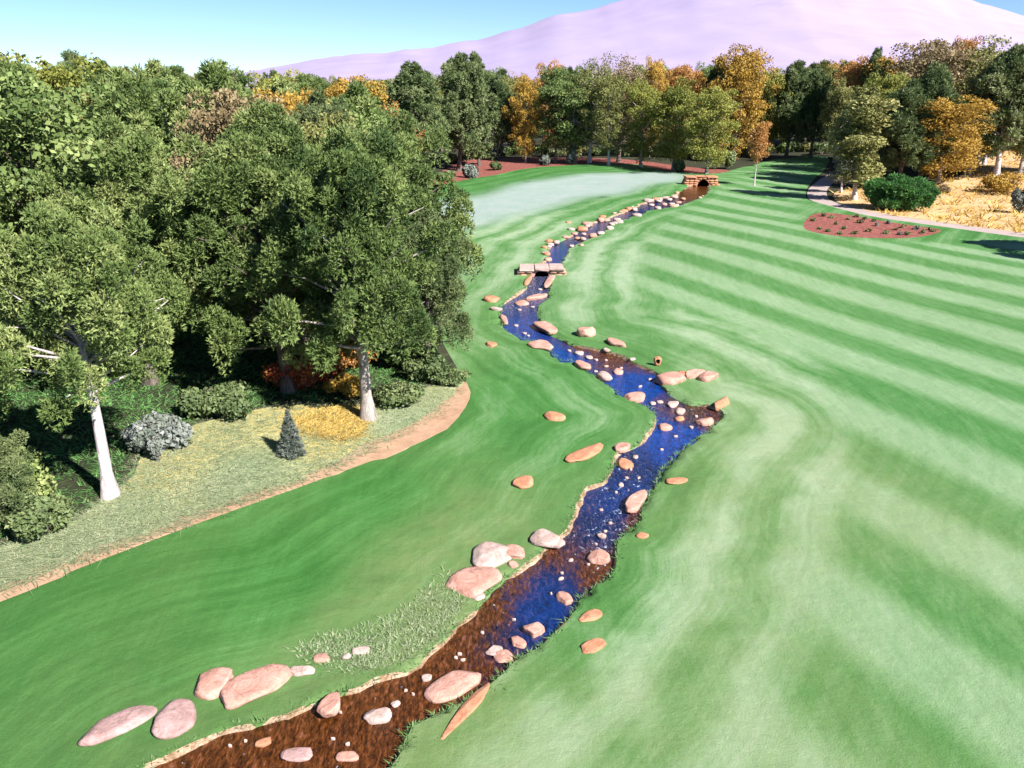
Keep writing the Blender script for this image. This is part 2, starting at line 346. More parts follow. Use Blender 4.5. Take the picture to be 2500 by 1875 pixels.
print("cdt", len(VX), len(FT), round(time.time() - t0, 1))
d_creek = dist_to(creek, VX[:, 0], VX[:, 1]); in_creek = inside(creek, VX[:, 0], VX[:, 1])
on_bank = inside(bank_ring, VX[:, 0], VX[:, 1])
HZ = h0(VX[:, 0], VX[:, 1])
carve = np.where(in_creek, -0.22 - np.minimum(0.45, d_creek * 0.6), np.where(on_bank & (d_creek < 0.04), -0.22, 0.0))
carve = np.where((~in_creek) & on_bank & (d_creek >= 0.04), -0.22 * np.clip(1 - d_creek / BANK, 0, 1), carve)
carve = np.where((~in_creek) & (d_creek < 0.03), -0.22, carve)
d_soil = dist_to(POLY['soil'], VX[:, 0], VX[:, 1])
VZ = HZ + carve
C = VX[FT].mean(1); cx, cy = C[:, 0], C[:, 1]
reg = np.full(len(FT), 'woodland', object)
def put(name, P): reg[inside(P, cx, cy)] = name
put('rough', POLY['rough']); put('gold', POLY['gold']); put('mown', POLY['mown']); put('soil', POLY['soil']); put('mulch_l', POLY['mulch_l'])
nearsoil = (reg == 'woodland') & (cx < 2) & (cy < 45) & (dist_to(POLY['soil'], cx, cy) < 0.5); reg[nearsoil] = 'soil'
put('green', POLY['green']); put('path', POLY['path']); put('mulch_r', POLY['mulch_r'])
put('bank', bank_ring)
inner = inside(creek, cx, cy); reg[inner] = 'bed'
# attributes
def blob(x, y, lst, base=0.0):
    num = np.full(x.shape, base * 1e-3); den = np.full(x.shape, 1e-3)
    for (px, py, v) in lst:
        a, b = G(px, py); s = (2.0 + b * 0.03); w = 1 / (((x - a) / s) ** 2 + ((y - b) / (s * 1.6)) ** 2 + 0.05) ** 2
        num += w * v; den += w
    return num / den
fair = dense(W_([(1570,585),(1545,640),(1560,720),(1720,780),(1960,850),(2010,930),(2060,1090),(2030,1170),(2060,1250),(2000,1360),(1980,1470),(1900,1600),(1850,1750),(1800,2100),(3400,2100),(3400,700),(2500,582),(2251,590),(2000,590),(1950,520),(1960,440),(1990,385),(1890,390),(1760,460),(1640,520)]), 1.0)
fd = dist_to(fair, VX[:, 0], VX[:, 1]) * np.where(inside(fair, VX[:, 0], VX[:, 1]), 1, -1)
stripe = sstep(-1.0, 1.2, fd / np.maximum(1, VX[:, 1] / 45))
pale = blob(VX[:, 0], VX[:, 1], [(1450,650,1.5),(1400,780,1.3),(1800,980,1.4),(1900,1100,1.4),(1700,1300,1.4),(1600,1450,1.2),(1500,1600,1.3),(1350,1750,1.2),(1800,1600,1.1),(2200,1750,1.0),(1250,560,1.3),(1180,600,1.1),(1150,800,.8),(1500,980,.75),(1200,1080,.5),(1250,1000,.45),(1300,900,.55),(1050,1150,.35),(900,1250,.25),(700,1350,.22),(400,1450,.12),(300,1600,.08),(700,1500,.3),(100,1750,.1),(1150,1250,.55),(1000,1350,.4),(1480,1420,.5),(1600,1250,.55),(1700,930,.9),(1560,880,.5),(1450,800,.6),(1750,820,1.3),(1200,460,.4),(1400,410,.4),(1560,410,.5),(1500,500,.7),(1780,440,.8),(1900,400,.7),(1370,1640,.7),(1620,1180,.6)])
dry = blob(VX[:, 0], VX[:, 1], [(1900,1250,.5),(2000,1180,.5),(1800,1650,.5),(1950,1700,.4),(1600,1750,.5),(1050,1480,.8),(1000,1560,.9),(1100,1380,.7),(850,1590,.5),(700,1400,0),(1500,1500,.1),(2300,1000,0),(1300,1000,0),(2300,1600,.1),(1500,700,.1),(900,1200,0),(780,1025,1.0),(830,1040,1.0),(560,1060,.5),(420,1130,.7),(350,1160,.6),(600,1150,0.0),(950,1030,0),(300,1250,0),(100,1400,.1)])
NAMES = {'woodland': ('woodland_ground', 'litter'), 'rough': ('rough_grass_ground', 'rough'), 'gold': ('dry_grass_ground', 'gold'), 'mown': ('fairway', 'mown'), 'soil': ('bare_soil_path', 'soil'), 'mulch_l': ('mulch_ground', 'mulch'), 'green': ('putting_green', 'mown'), 'path': ('cart_path', 'path'), 'mulch_r': ('mulch_ground', 'mulch'), 'bank': ('creek_bank', 'bank'), 'bed': ('creek_bed', 'bed')}
gd = dist_to(POLY['green'], VX[:, 0], VX[:, 1]) * np.where(inside(POLY['green'], VX[:, 0], VX[:, 1]), 1, -1)
greenness = sstep(-2.5, 3.5, gd + 0.6 * np.sin(VX[:, 0] * .5))
ATT = {'greenness': greenness, 'stripe': stripe, 'pale': pale, 'dry': dry, 'creek_dist': d_creek}
def submesh(name, sel, z, m, attrs, smooth=True):
    F = FT[sel]; u, inv = np.unique(F, return_inverse=True); F = inv.reshape(F.shape)
    V = np.column_stack([VX[u], z[u]])
    a, b, c = V[F[:, 0]], V[F[:, 1]], V[F[:, 2]]
    fl = np.cross(b - a, c - a)[:, 2] < 0; F[fl] = F[fl][:, ::-1]
    return mesh_np(name, V, F, [m], smooth, {k: v[u] for k, v in attrs.items()})
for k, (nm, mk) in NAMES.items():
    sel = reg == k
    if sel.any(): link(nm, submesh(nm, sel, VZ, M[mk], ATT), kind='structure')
brown = blob(VX[:, 0], VX[:, 1], [(1560,930,-.3),(1400,865,.1),(1660,1080,-.3),(1530,1180,.0),(1450,1280,.2),(1350,1430,.15),(1330,1510,.1),(1260,1430,.75),(1210,1480,.85),(1290,1480,.1),(1150,1520,.95),(1100,1580,1.1),(1000,1680,1.2),(1150,1640,.9),(1230,1560,.35),(1180,1600,.6),(700,1790,1.2),(850,1740,1.2),(1500,1240,.1),(1555,1260,.9),(1475,1395,.9),(1345,1345,.7),(1720,1000,.7),(1650,975,.6),(1250,760,-.1),(1310,690,.2),(1420,850,.9),(1500,873,.9),(1560,895,.6),(1695,468,1.6),(1660,483,.6),(1625,495,.25),(1590,500,.15),(1530,522,.1),(1420,570,.1),(1380,870,-.1),(1380,1290,.5),(1445,1210,.3)])
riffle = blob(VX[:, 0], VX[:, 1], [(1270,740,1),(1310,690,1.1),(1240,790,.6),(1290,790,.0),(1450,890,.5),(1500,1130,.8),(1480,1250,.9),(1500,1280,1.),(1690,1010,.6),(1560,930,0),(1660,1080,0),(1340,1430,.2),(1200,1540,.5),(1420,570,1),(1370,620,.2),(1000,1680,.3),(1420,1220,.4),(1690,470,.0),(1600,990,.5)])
pool = blob(VX[:, 0], VX[:, 1], [(1560,930,1.2),(1530,920,1.2),(1660,1080,1.1),(1380,870,1.1),(1300,800,.9),(1625,1060,1.),(1690,1060,1.),(1450,900,.5),(1370,630,.8),(1540,1130,.15),(1480,1200,.4),(1450,1290,.1),(1380,1400,.25),(1330,1500,.45),(1290,1450,.5),(1200,1550,.1),(1290,740,.3),(1320,700,.1),(1420,570,.2),(1680,1010,.1),(1600,985,.8)])
on_w = np.isin(reg, ['bed', 'bank'])
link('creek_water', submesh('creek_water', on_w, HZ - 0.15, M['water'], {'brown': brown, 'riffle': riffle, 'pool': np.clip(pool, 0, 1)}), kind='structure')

# ------------------------------------------------------------------ mountain and sky behind
def mountain():
    nx, ny = 260, 60
    prof = [(-2500,200),(-600,205),(0,200),(300,190),(600,176),(800,140),(1060,114),(1166,98),(1280,65),(1349,37),(1451,22),(1512,2),(1700,-60),(1900,-95),(2150,-70),(2365,-2),(2500,38),(2900,110),(3600,170),(5000,200)]
    D = 7000.0; X = []; 
    xs = np.linspace(-1500, 4200, nx); px = np.array([p[0] for p in prof]); py = np.array([p[1] for p in prof])
    top = np.interp(xs, px, py); V = []
    for i, x in enumerate(xs):
        a, dy, dz = ray(x, 700)
        ax = (x - 1250) / FPX
        b = (937.5 - top[i]) / FPX
        dyy = math.cos(PITCH) + b * math.sin(PITCH); dzz = -math.sin(PITCH) + b * math.cos(PITCH)
        ht = CAM_H + dzz / dyy * D
        wx = ax / dyy * D
        for j in range(ny):
            s = j / (ny - 1)                     # 0 foot, 1 crest
            yy = D - 3800 * (1 - s)
            crest = ht + 22 * noise.noise(Vector((x / 90, 3, 0))) + 8 * noise.noise(Vector((x / 25, 7, 0)))
            e = s ** 1.35
            z = -30 + (crest + 30) * e
            rel = noise.fractal(Vector((wx / 900, yy / 900, 2)), 1.0, 2.0, 5) * 70 + abs(noise.noise(Vector((wx / 420 + yy / 1500, yy / 2600, 9)))) * -90
            z += rel * (4 * s * (1 - s)) * 0.2
            V.append((wx * (1 - 0.35 * (1 - s)), yy, z))
    for i, x in enumerate(xs):                   # far side
        v = V[i * ny + ny - 1]; V.append((v[0] * 1.2, v[1] + 2500, -40))
    F = [(i * ny + j, (i + 1) * ny + j, (i + 1) * ny + j + 1, i * ny + j + 1) for i in range(nx - 1) for j in range(ny - 1)]
    o = nx * ny
    F += [(i * ny + ny - 1, (i + 1) * ny + ny - 1, o + i + 1, o + i) for i in range(nx - 1)]
    m, nt, b = mat("hazy_lilac_mountain", 0.95, 0.1); p = pos(nt)
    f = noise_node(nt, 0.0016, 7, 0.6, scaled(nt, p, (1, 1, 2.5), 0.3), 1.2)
    nt.links.new(ramp(nt, f, [(0.3, (0.255, 0.22, 0.36)), (0.5, (0.275, 0.24, 0.375)), (0.7, (0.30, 0.255, 0.385))]), b.inputs["Base Color"])  # distance haze put into the surface colour as pale lilac
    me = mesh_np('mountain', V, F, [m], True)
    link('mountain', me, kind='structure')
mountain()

# ------------------------------------------------------------------ rocks
def rock_mesh(name, lx, ly, lz, seed, m, sub=4, nplanes=9):
    rs = np.random.default_rng(seed)
    bm = bmesh.new(); bmesh.ops.create_icosphere(bm, subdivisions=sub, radius=1.0)
    V = np.array([v.co[:] for v in bm.verts]); F = np.array([[v.index for v in f.verts] for f in bm.faces]); bm.free()
    V = np.sign(V) * np.abs(V) ** 0.78; V /= np.mean(np.linalg.norm(V, axis=1)) ** 0.6; U = V / np.linalg.norm(V, axis=1)[:, None]
    n = rs.normal(size=(nplanes, 3)); n /= np.linalg.norm(n, axis=1)[:, None]
    n = np.vstack([n, [[0.12 * rs.normal(), 0.12 * rs.normal(), 1], [0, 0, -1]]])
    d = np.concatenate([rs.uniform(0.70, 0.97, nplanes) - 0.06 * np.abs(n[:nplanes, 2]), [0.66, 0.6]])
    dots = U @ n.T
    rr = np.min(np.where(dots > 0.05, d / np.maximum(dots, 0.05), 9), axis=1); rr = np.minimum(rr, np.linalg.norm(V, axis=1) * 1.02)
    V = U * rr[:, None]
    for i in range(len(V)):
        V[i] *= 1 + 0.05 * noise.noise(Vector(V[i] * 2.3 + seed)) + 0.025 * noise.noise(Vector(V[i] * 7 + seed))
    V = V * np.array([lx / 2, ly / 2, lz / 2])
    return mesh_np(name, V, F, [m], False)
ROCKG = {'w': 'stones standing in the creek', 'b': 'boulders along the creek bank', 'g': 'stones set in the grass'}
def rock(x1, y1, x2, y2, wpx, mk, grp, label, hk=0.5, seed=None, cat='rock'):
    """long axis from photo point 1 to point 2, width across it in photo pixels"""
    a = np.array(G(x1, y1)); b = np.array(G(x2, y2)); c = (a + b) / 2; L = np.linalg.norm(b - a)
    dpx = math.hypot(x2 - x1, y2 - y1); s = math.hypot(c[0], c[1], CAM_H); k = FPX / (c[1] * math.cos(PITCH) + CAM_H * math.sin(PITCH))
    ang = math.atan2(b[1] - a[1], b[0] - a[0])
    el = math.atan2(CAM_H, math.hypot(c[0], c[1]))
    # width across the axis: mostly depth when the axis runs across the view, mostly breadth when it runs away
    across = abs(math.cos(ang))
    ux, uy = -(y2 - y1) / dpx, (x2 - x1) / dpx; mx, my = (x1 + x2) / 2, (y1 + y2) / 2
    p = np.array(G(mx + ux * wpx / 2, my + uy * wpx / 2)); q = np.array(G(mx - ux * wpx / 2, my - uy * wpx / 2))
    w = abs(np.cross((b - a) / L, p - q)); w = min(w, 2.2 * max(L, wpx / k)); 
    lz = max(0.16, min(L, w) * hk * 0.75); vis = lz * math.cos(el) * 0.45      # what the height adds to the outline
    w = max(w * 0.45, w - vis / math.sin(el) * across)
    seed = seed or int(x1 * 7 + y1)
    me = rock_mesh('rock', L * 1.24, w * 1.2, lz * 1.1, seed, M[mk], 4 if wpx > 26 else 3 if wpx > 14 else 2)
    base = float(h0(c[0], c[1])) - (0.15 if grp == 'w' else 0.0)
    o = link('rock', me); o.location = (c[0], c[1], base + lz * (0.07 if grp != 'w' else 0.15))
    o.rotation_euler = (0, 0, ang)
    o['label'] = label; o['category'] = cat; o['group'] = ROCKG[grp]
    return o
ROCKS = [
 (1176,1412,1200,1400,30,'rock_pale','b','pale stone wedged in the notch of the big pile on the left bank',.7),
 (1150,1450,1178,1462,24,'rock_pale','b','low pale stone at the foot of the big pile next to the water',.5),
 (1245,1382,1262,1378,20,'rock_pink','b','tiny pink stone below the right end of the big pile',.6),
 (205,1808,368,1732,52,'rock_mauve','b','mauve slab wedge lowest left on the near creek bank',.5),
 (378,1770,470,1745,88,'rock_mauve','b','mauve-pink angular boulder right of the mauve slab wedge',.6),
 (485,1695,560,1640,72,'rock_pink','b','pink angular boulder leaning against the larger pink boulder near bottom left',.6),
 (548,1710,698,1650,78,'rock_pink','b','largest flat-topped pink boulder near the bottom left bank',.5),
 (710,1640,764,1640,28,'rock_pale','b','small white oblong stone right of the largest pink boulder',.6),
 (768,1608,804,1608,26,'rock_pink','b','small pink round stone beyond the white oblong stone',.6),
 (862,1592,900,1588,22,'rock_pale','b','small pale stone among weeds on the near left bank',.6),
 (835,1606,856,1604,16,'rock_pale','b','tiny pale stone between pink round stone and weeds',.6),
 (785,1752,826,1702,42,'rock_pink','b','upright pink stone at the edge of the brown water',.9),
 (893,1740,950,1738,40,'rock_pale','w','white angular stone standing alone in the brown water',.7),
 (1052,1690,1158,1640,58,'rock_pink','w','large oblong pink boulder in the brown creek water',.5),
 (1086,1792,1186,1682,34,'rock_orange','g','long orange wedge of stone on grass by the brown water',.3),
 (1030,1646,1052,1642,20,'rock_pale','w','small white stone left of the large oblong pink boulder',.8),
 (954,1712,974,1704,18,'rock_pale','w','small pale stone above the lone white stone',.8),
 (690,1834,764,1830,34,'rock_mauve','w','low mauve stone in brown water at the very bottom',.5),
 (822,1838,872,1836,26,'rock_pink','w','low pink stone in brown water right of low mauve stone',.5),
 (624,1810,662,1796,20,'rock_orange','w','low orange-brown stone barely above the brown water',.5),
 (1192,1575,1220,1585,32,'rock_pale','w','lumpy pale pink stone left one of a touching pair in midstream',.8),
 (1212,1602,1246,1592,34,'rock_pink','w','lumpy pink stone right one of a touching pair in midstream',.8),
 (1284,1538,1322,1526,40,'rock_pink','w','round pink stone, larger of two side by side near right bank',.9),
 (1252,1564,1278,1556,34,'rock_pink','w','round pink stone, smaller of two side by side near right bank',.9),
 (1364,1456,1392,1450,34,'rock_pink','w','small round pink stone in the dark blue pool',.9),
 (1442,1362,1480,1350,40,'rock_pink','w','square pink stone with brown shallows around it',.9),
 (1420,1516,1462,1496,28,'rock_orange','g','orange oval stone on grass right of the creek, upper of two',.5),
 (1424,1590,1470,1568,32,'rock_orange','g','orange angular stone on grass right of the creek, lower of two',.5),
 (1557,1312,1578,1304,20,'rock_orange','g','tiny orange stone in grass right of the creek narrows',.5),
 (1534,1244,1566,1198,46,'rock_pink','w','tall leaning pink boulder at the right bank of mid creek',.8),
 (1626,1180,1672,1170,20,'rock_orange','g','pointed orange stone lying in grass right of the creek',.4),
 (1510,1130,1538,1124,30,'rock_orange','w','orange-pink stone just inside the left bank bend',.8),
 (1504,1090,1532,1096,28,'rock_pink','b','pink stone on the left bank above the orange-pink stone',.8),
 (1394,1126,1462,1088,34,'rock_orange','g','long bean shaped orange stone lying left of creek',.4),
 (1258,1176,1298,1182,36,'rock_orange','g','lone orange-pink stone farthest into the left grass',.6),
 (1334,1014,1372,1026,26,'rock_orange','g','orange stone in grass above the bean shaped stone',.6),
 (1610,1038,1638,1036,22,'rock_pink','w','pink stone in water at the left grassy point',.7),
 (1702,1030,1740,1024,22,'rock_pink','w','pink stone in the right corner of the creek bend',.7),
 (1306,1310,1356,1328,48,'rock_pale','b','pale pink double lump boulder on the left bank edge',.7),
 (1346,1334,1374,1324,24,'rock_pale','b','small pale stone touching the double lump boulder',.7),
 (1160,1376,1232,1340,66,'rock_pale','b','upper pale boulder of the big pile of three on the left bank',.5),
 (1122,1404,1190,1440,96,'rock_pink','b','largest front boulder of the big pile of three on the left bank',.45),
 (1238,1362,1268,1342,48,'rock_pink','b','small right hand boulder of the big pile on the left bank',.7),
 (1418,822,1444,812,36,'rock_pink','b','upright pink boulder standing above the far pool',1.3),
 (1488,832,1520,848,24,'rock_pink','g','oval pink stone in grass right of the upright boulder',.6),
 (1608,930,1664,924,38,'rock_pink','b','leftmost and largest boulder in the row edging the grass bay',.7),
 (1660,916,1682,912,22,'rock_orange','b','small orange boulder wedged second in the row edging the grass bay',.8),
 (1680,922,1716,912,28,'rock_pink','b','third pink boulder in the row edging the grass bay',.8),
 (1710,928,1744,918,34,'rock_pink','b','rightmost pink boulder in the row edging the grass bay',.8),
 (1744,996,1778,978,30,'rock_orange','b','orange boulder at the right end of the grass bay',.8),
 (1530,974,1570,966,30,'rock_pink','w','pink boulder in front of the bright blue pool',.8),
 (1630,980,1654,984,20,'rock_pale','w','upper pale stone of three in line below the grass bay',.8),
 (1650,998,1672,1000,18,'rock_pale','w','middle pale stone of three in line below the grass bay',.8),
 (1648,1018,1668,1016,14,'rock_orange','w','lowest brownish stone of three in line below the grass bay',.8),
 (1406,886,1434,904,24,'rock_pink','b','pink stone on the left bank below the far pool',.7),
 (1464,912,1488,926,22,'rock_pale','b','pale stone on the left bank beside the bright blue pool',.7),
 (1498,902,1520,904,18,'rock_pink','w','small pink stone in water above the bright blue pool',.8),
 (1402,858,1424,858,12,'rock_pale','w','flat white stone at the head of the far blue pool',.7),
 (1430,868,1446,868,11,'rock_pale','w','flat pale stone right of the flat white stone',.7),
 (1474,856,1488,854,14,'rock_pale','b','small cream stone on the right bank of the far pool',.8),
 (1188,844,1210,842,22,'rock_orange','g','lone orange stone by the edge of the pine shade',.8),
 (1204,758,1220,754,16,'rock_pale','b','pale stone at the sharp left bend of the creek',.8),
 (1190,730,1214,736,22,'rock_orange','b','orange stone above the sharp left bend of the creek',.8),
 (1300,848,1340,842,28,'rock_pink','b','low pink slab left of the small cascade',.5),
 (1314,790,1348,812,28,'rock_pink','b','triangular pink slab right of the small cascade',.5),
 (1260,738,1286,734,15,'rock_pink','w','left flat pink ledge crossing the upper riffle',.5),
 (1290,730,1332,718,15,'rock_pink','w','right flat pink ledge crossing the upper riffle',.5),
 (1334,700,1352,672,18,'rock_pink','b','pink stone wall block right below the stone bridge',.8),
 (1282,698,1294,676,14,'rock_orange','b','orange stone left below the stone bridge',.8),
 (1226,770,1236,790,14,'rock_pink','b','low pink stone lining the left bend below the orange stone',.6),
 (1540,880,1548,876,12,'rock_pale','b','small cream stone on the bank halfway to the boulder row',.9),
]
for i, r in enumerate(ROCKS):
    rock(*r[:8], hk=r[8])
def small_rock(px, py, s, mk, grp, label, hk=0.9):
    rock(px - s / 2, py + R.uniform(-1.5, 1.5), px + s / 2, py + R.uniform(-1.5, 1.5), s * R.uniform(.6, .95), mk, grp, label, hk, seed=R.randrange(1, 9999), cat='stone')
for (px, py, s) in [(1393,1360,11),(1370,1405,13),(1372,1390,8),(1469,1302,20),(1516,1176,13),(1551,1109,13),(1468,1237,9),(1505,1195,7),(1177,1535,10),(1254,1503,9),(1345,1441,6),(1122,1588,10),(1130,1602,12),(1112,1596,9),(990,1676,8),(1008,1686,7),(812,1794,10),(848,1808,11),(560,1812,9),(598,1800,8),(830,1730,7),(1594,981,13),(1612,976,12),(1563,938,9),(1587,921,8),(1688,1037,10),(1650,1059,10),(1616,1090,8),(1700,1010,8),(1455,873,8),(1480,889,9),(1454,902,9),(1480,874,7),(1516,893,8),(1390,852,9),(1260,790,10),(1280,810,9),(1290,814,7),(1268,752,8),(1300,745,9),(1319,702,8),(1530,1160,9),(1540,1140,7),(1560,1160,6),(1478,1290,8),(1490,1270,9),(1455,1320,7),(1436,1370,9)]:
    small_rock(px, py, s, 'rock_pale', 'w', 'small white stone poking out of the lower creek' if py > 1050 else 'small white stone poking out of the upper creek')
for (px, py, s, mk) in [(1395,560,14,'rock_pale'),(1388,545,12,'rock_orange'),(1402,572,13,'rock_pink'),(1380,578,14,'rock_pink'),(1340,590,17,'rock_orange'),(1330,604,15,'rock_orange'),(1332,620,16,'rock_pink'),(1338,634,14,'rock_pink'),(1410,582,14,'rock_orange'),(1425,572,12,'rock_pale'),(1434,553,12,'rock_pale'),(1448,574,16,'rock_pale'),(1466,570,15,'rock_pale'),(1470,530,13,'rock_orange'),(1480,538,10,'rock_pink'),(1500,522,10,'rock_pale'),(1522,516,13,'rock_orange'),(1536,510,15,'rock_orange'),(1550,512,10,'rock_pale'),(1583,492,17,'rock_pale'),(1590,500,13,'rock_pale'),(1608,492,14,'rock_pale'),(1622,500,12,'rock_pink'),(1634,488,13,'rock_pale'),(1646,482,15,'rock_pale'),(1640,500,12,'rock_pale'),(1656,494,13,'rock_pink'),(1618,484,10,'rock_pale'),(1667,485,10,'rock_orange'),(1420,598,11,'rock_pink'),(1395,602,12,'rock_pale')]:
    small_rock(px, py, s, mk, 'b', {'rock_pale': 'pale stone', 'rock_pink': 'pink stone', 'rock_orange': 'orange stone'}[mk] + (' lining the creek just above the stone bridge' if px < 1480 else ' lining the far creek below the stone arch'), 0.9)
for i in range(len(creek)):                     # stones lining the far reach on both banks
    x, y = creek[i]
    if 72 < y < 118 and R.random() < .42:
        o_ = (x + nrm[i][0] * R.uniform(-.3, .45), y + nrm[i][1] * R.uniform(-.3, .45)); sz = R.uniform(.35, 1.05)
        mk = R.choice(['rock_pale', 'rock_pale', 'rock_pink', 'rock_orange'])
        o = link('rock', rock_mesh('rock', sz * R.uniform(1, 1.5), sz, sz * .75, R.randrange(9999), M[mk], 2)); o.location = (o_[0], o_[1], float(h0(*o_)) + .06); o.rotation_euler = (0, 0, R.uniform(0, 3.1))
        o['label'] = {'rock_pale': 'pale stone', 'rock_pink': 'pink stone', 'rock_orange': 'orange stone'}[mk] + (' in the dense lining of the far creek, stretch nearer the slab bridge' if y < 92 else ' in the dense lining of the far creek, stretch nearer the stone arch')
        o['category'] = 'stone'; o['group'] = 'stones in the lining of the far creek'
# stone with a dark hole on the bank
def ring_stone():
    x, y = G(1605, 893); e = bpy.data.objects.new('hollow_stone', None); COL.objects.link(e); e.location = (x, y, float(h0(x, y)))
    e.scale = (.72, .72, .62)
    e['label'] = 'small orange upright stone with a dark hollow on the right bank'; e['category'] = 'rock'
    bm = bmesh.new(); n = 18; rings = []
    for (r0, r1, zz) in ((0.30, 0.42, -0.05), (0.24, 0.36, 0.12), (0.16, 0.24, 0.17), (0.13, 0.20, 0.05), (0.13, 0.20, -0.1)):
        rings.append([bm.verts.new((r0 * math.cos(t) * (1 + .12 * math.sin(3 * t)), -zz * 0.9, 0.42 + r1 * 1.15 * math.sin(t) * (1 + .1 * math.cos(2 * t)))) for t in [2 * math.pi * i / n for i in range(n)]])
    for a, b in zip(rings, rings[1:]):
        for i in range(n): bm.faces.new((a[i], a[(i + 1) % n], b[(i + 1) % n], b[i]))
    me = bpy.data.meshes.new('rim'); bm.to_mesh(me); bm.free(); me.materials.append(M['rock_orange']); link('rim', me, e)
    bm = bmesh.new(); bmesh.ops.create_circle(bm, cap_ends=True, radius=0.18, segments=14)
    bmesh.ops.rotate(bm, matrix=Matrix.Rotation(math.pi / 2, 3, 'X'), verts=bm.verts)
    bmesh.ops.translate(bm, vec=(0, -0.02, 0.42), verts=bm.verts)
    me = bpy.data.meshes.new('hollow'); bm.to_mesh(me); bm.free(); me.materials.append(M['dark']); link('hollow', me, e)  # flat near-black disc paints the shade within the hole
ring_stone()

# ------------------------------------------------------------------ stone bridges
def prism(name, outline, depth, m, parent, loc=(0, 0, 0), holes=None):
    """outline in x,z extruded along +y"""
    bm = bmesh.new()
    a = [bm.verts.new((x, 0, z)) for x, z in outline]; b = [bm.verts.new((x, depth, z)) for x, z in outline]
    n = len(a)
    bm.faces.new(a); bm.faces.new(b[::-1])
    for i in range(n): bm.faces.new((a[(i + 1) % n], a[i], b[i], b[(i + 1) % n]))
    bmesh.ops.triangulate(bm, faces=[f for f in bm.faces if len(f.verts) > 4])
    bmesh.ops.recalc_face_normals(bm, faces=bm.faces)
    me = bpy.data.meshes.new(name); bm.to_mesh(me); bm.free(); me.materials.append(m)
    o = link(name, me, parent); o.location = loc; return o
def bridge(px1, px2, py, py_top, label, mk, mk2, arch_w, arch_h, deck, arch_px, name='stone_bridge'):
    a = np.array(G(px1, py)); b = np.array(G(px2, py)); c = (a + b) / 2; L = b[0] - a[0]
    e = bpy.data.objects.new(name, None); COL.objects.link(e); g = float(h0(c[0], c[1])); e.location = (c[0], c[1], g)
    e['label'] = label; e['category'] = 'bridge'
    ax = G(arch_px, py)[0] - c[0]
    H = deck; zb = -0.6
    # face wall of separate courses round an arched opening
    ys = 0.0
    def arch(x): 
        t = (x - ax) / (arch_w / 2)
        return -0.30 + arch_h * math.sqrt(max(0, 1 - t * t)) if abs(t) < 1 else -9
    left = [(-L / 2, zb), (ax - arch_w / 2, zb), (ax - arch_w / 2, -0.30)]
    for i in range(1, 10):
        t = -1 + 2 * i / 10; left.append((ax + t * arch_w / 2, -0.30 + arch_h * math.sqrt(1 - t * t)))
    left += [(ax + arch_w / 2, -0.30), (ax + arch_w / 2, zb), (L / 2, zb), (L / 2, 0.05), (L * 0.42, H), (-L * 0.42, H), (-L / 2, 0.05)]
    prism('core', left, 1.9, M[mk2], e, (0, 0.12, 0))
    # blocks of the face
    meshes = [rock_mesh('stone_block', 1, 1, 1, 40 + i, M[mk] if i % 2 else M[mk2], 2, 9) for i in range(5)]
    rows = max(3, int((H + 0.45) / 0.28)); bh = (H + 0.45) / rows
    for r in range(rows):
        z = -0.45 + bh * (r + 0.5); x = -L / 2 + (0.25 if r % 2 else 0)
        while x < L / 2 - 0.1:
            w = R.uniform(0.45, 0.8) * (1 if L < 8 else 1.6); xc = x + w / 2; x += w
            half = L / 2 - (z / max(H, .1)) * L * 0.08
            if abs(xc) > half: continue
            if any(arch(xx) > z - bh * 0.4 for xx in (xc - w * .35, xc, xc + w * .35)): continue
            o = link('stone_block', R.choice(meshes), e); o.location = (xc, 0.1, z); o.scale = (w * 1.12, 0.34, bh * 1.2); o.rotation_euler = (0, R.uniform(-.05, .05), R.uniform(-.06, .06))
    # near-black panel painting the shade inside the passage
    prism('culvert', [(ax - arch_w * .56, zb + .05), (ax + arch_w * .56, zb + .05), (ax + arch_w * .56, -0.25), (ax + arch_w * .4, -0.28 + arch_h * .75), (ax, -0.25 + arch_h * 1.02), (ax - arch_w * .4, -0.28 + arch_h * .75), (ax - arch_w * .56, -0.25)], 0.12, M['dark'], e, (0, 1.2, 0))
    # capping slabs
    nx = 3 if L < 6 else int(L / 1.3); w = L * 0.9 / nx
    for i in range(nx):
        bm = bmesh.new(); bmesh.ops.create_cube(bm, size=1); bmesh.ops.scale(bm, vec=(w * .98, 2.3, .17), verts=bm.verts)
        for v in bm.verts: v.co += Vector((R.uniform(-.05, .05), R.uniform(-.1, .1), R.uniform(-.015, .015)))
        bmesh.ops.bevel(bm, geom=bm.edges[:], offset=.03, segments=2, affect='EDGES')
        cm_ = bpy.data.meshes.new('capping_slab'); bm.to_mesh(cm_); bm.free(); cm_.materials.append(M['rock_pale'] if mk == 'rock_pink' else M[mk])
        o = link('capping_slab', cm_, e)
        o.location = (-L * 0.45 + w * (i + .5), 1.0, H + 0.06 + R.uniform(-.02, .02))
    return e
bridge(1262, 1384, 672, 645, 'pale stone slab bridge over the creek with dark culvert mouth', 'rock_pink', 'rock_pink', 1.3, 0.62, 0.34, 1323)
bridge(1672, 1752, 452, 427, 'far orange stone arch bridge at the head of the creek', 'rock_orange', 'rock_orange', 2.0, 1.15, 1.15, 1716, 'stone_bridge')

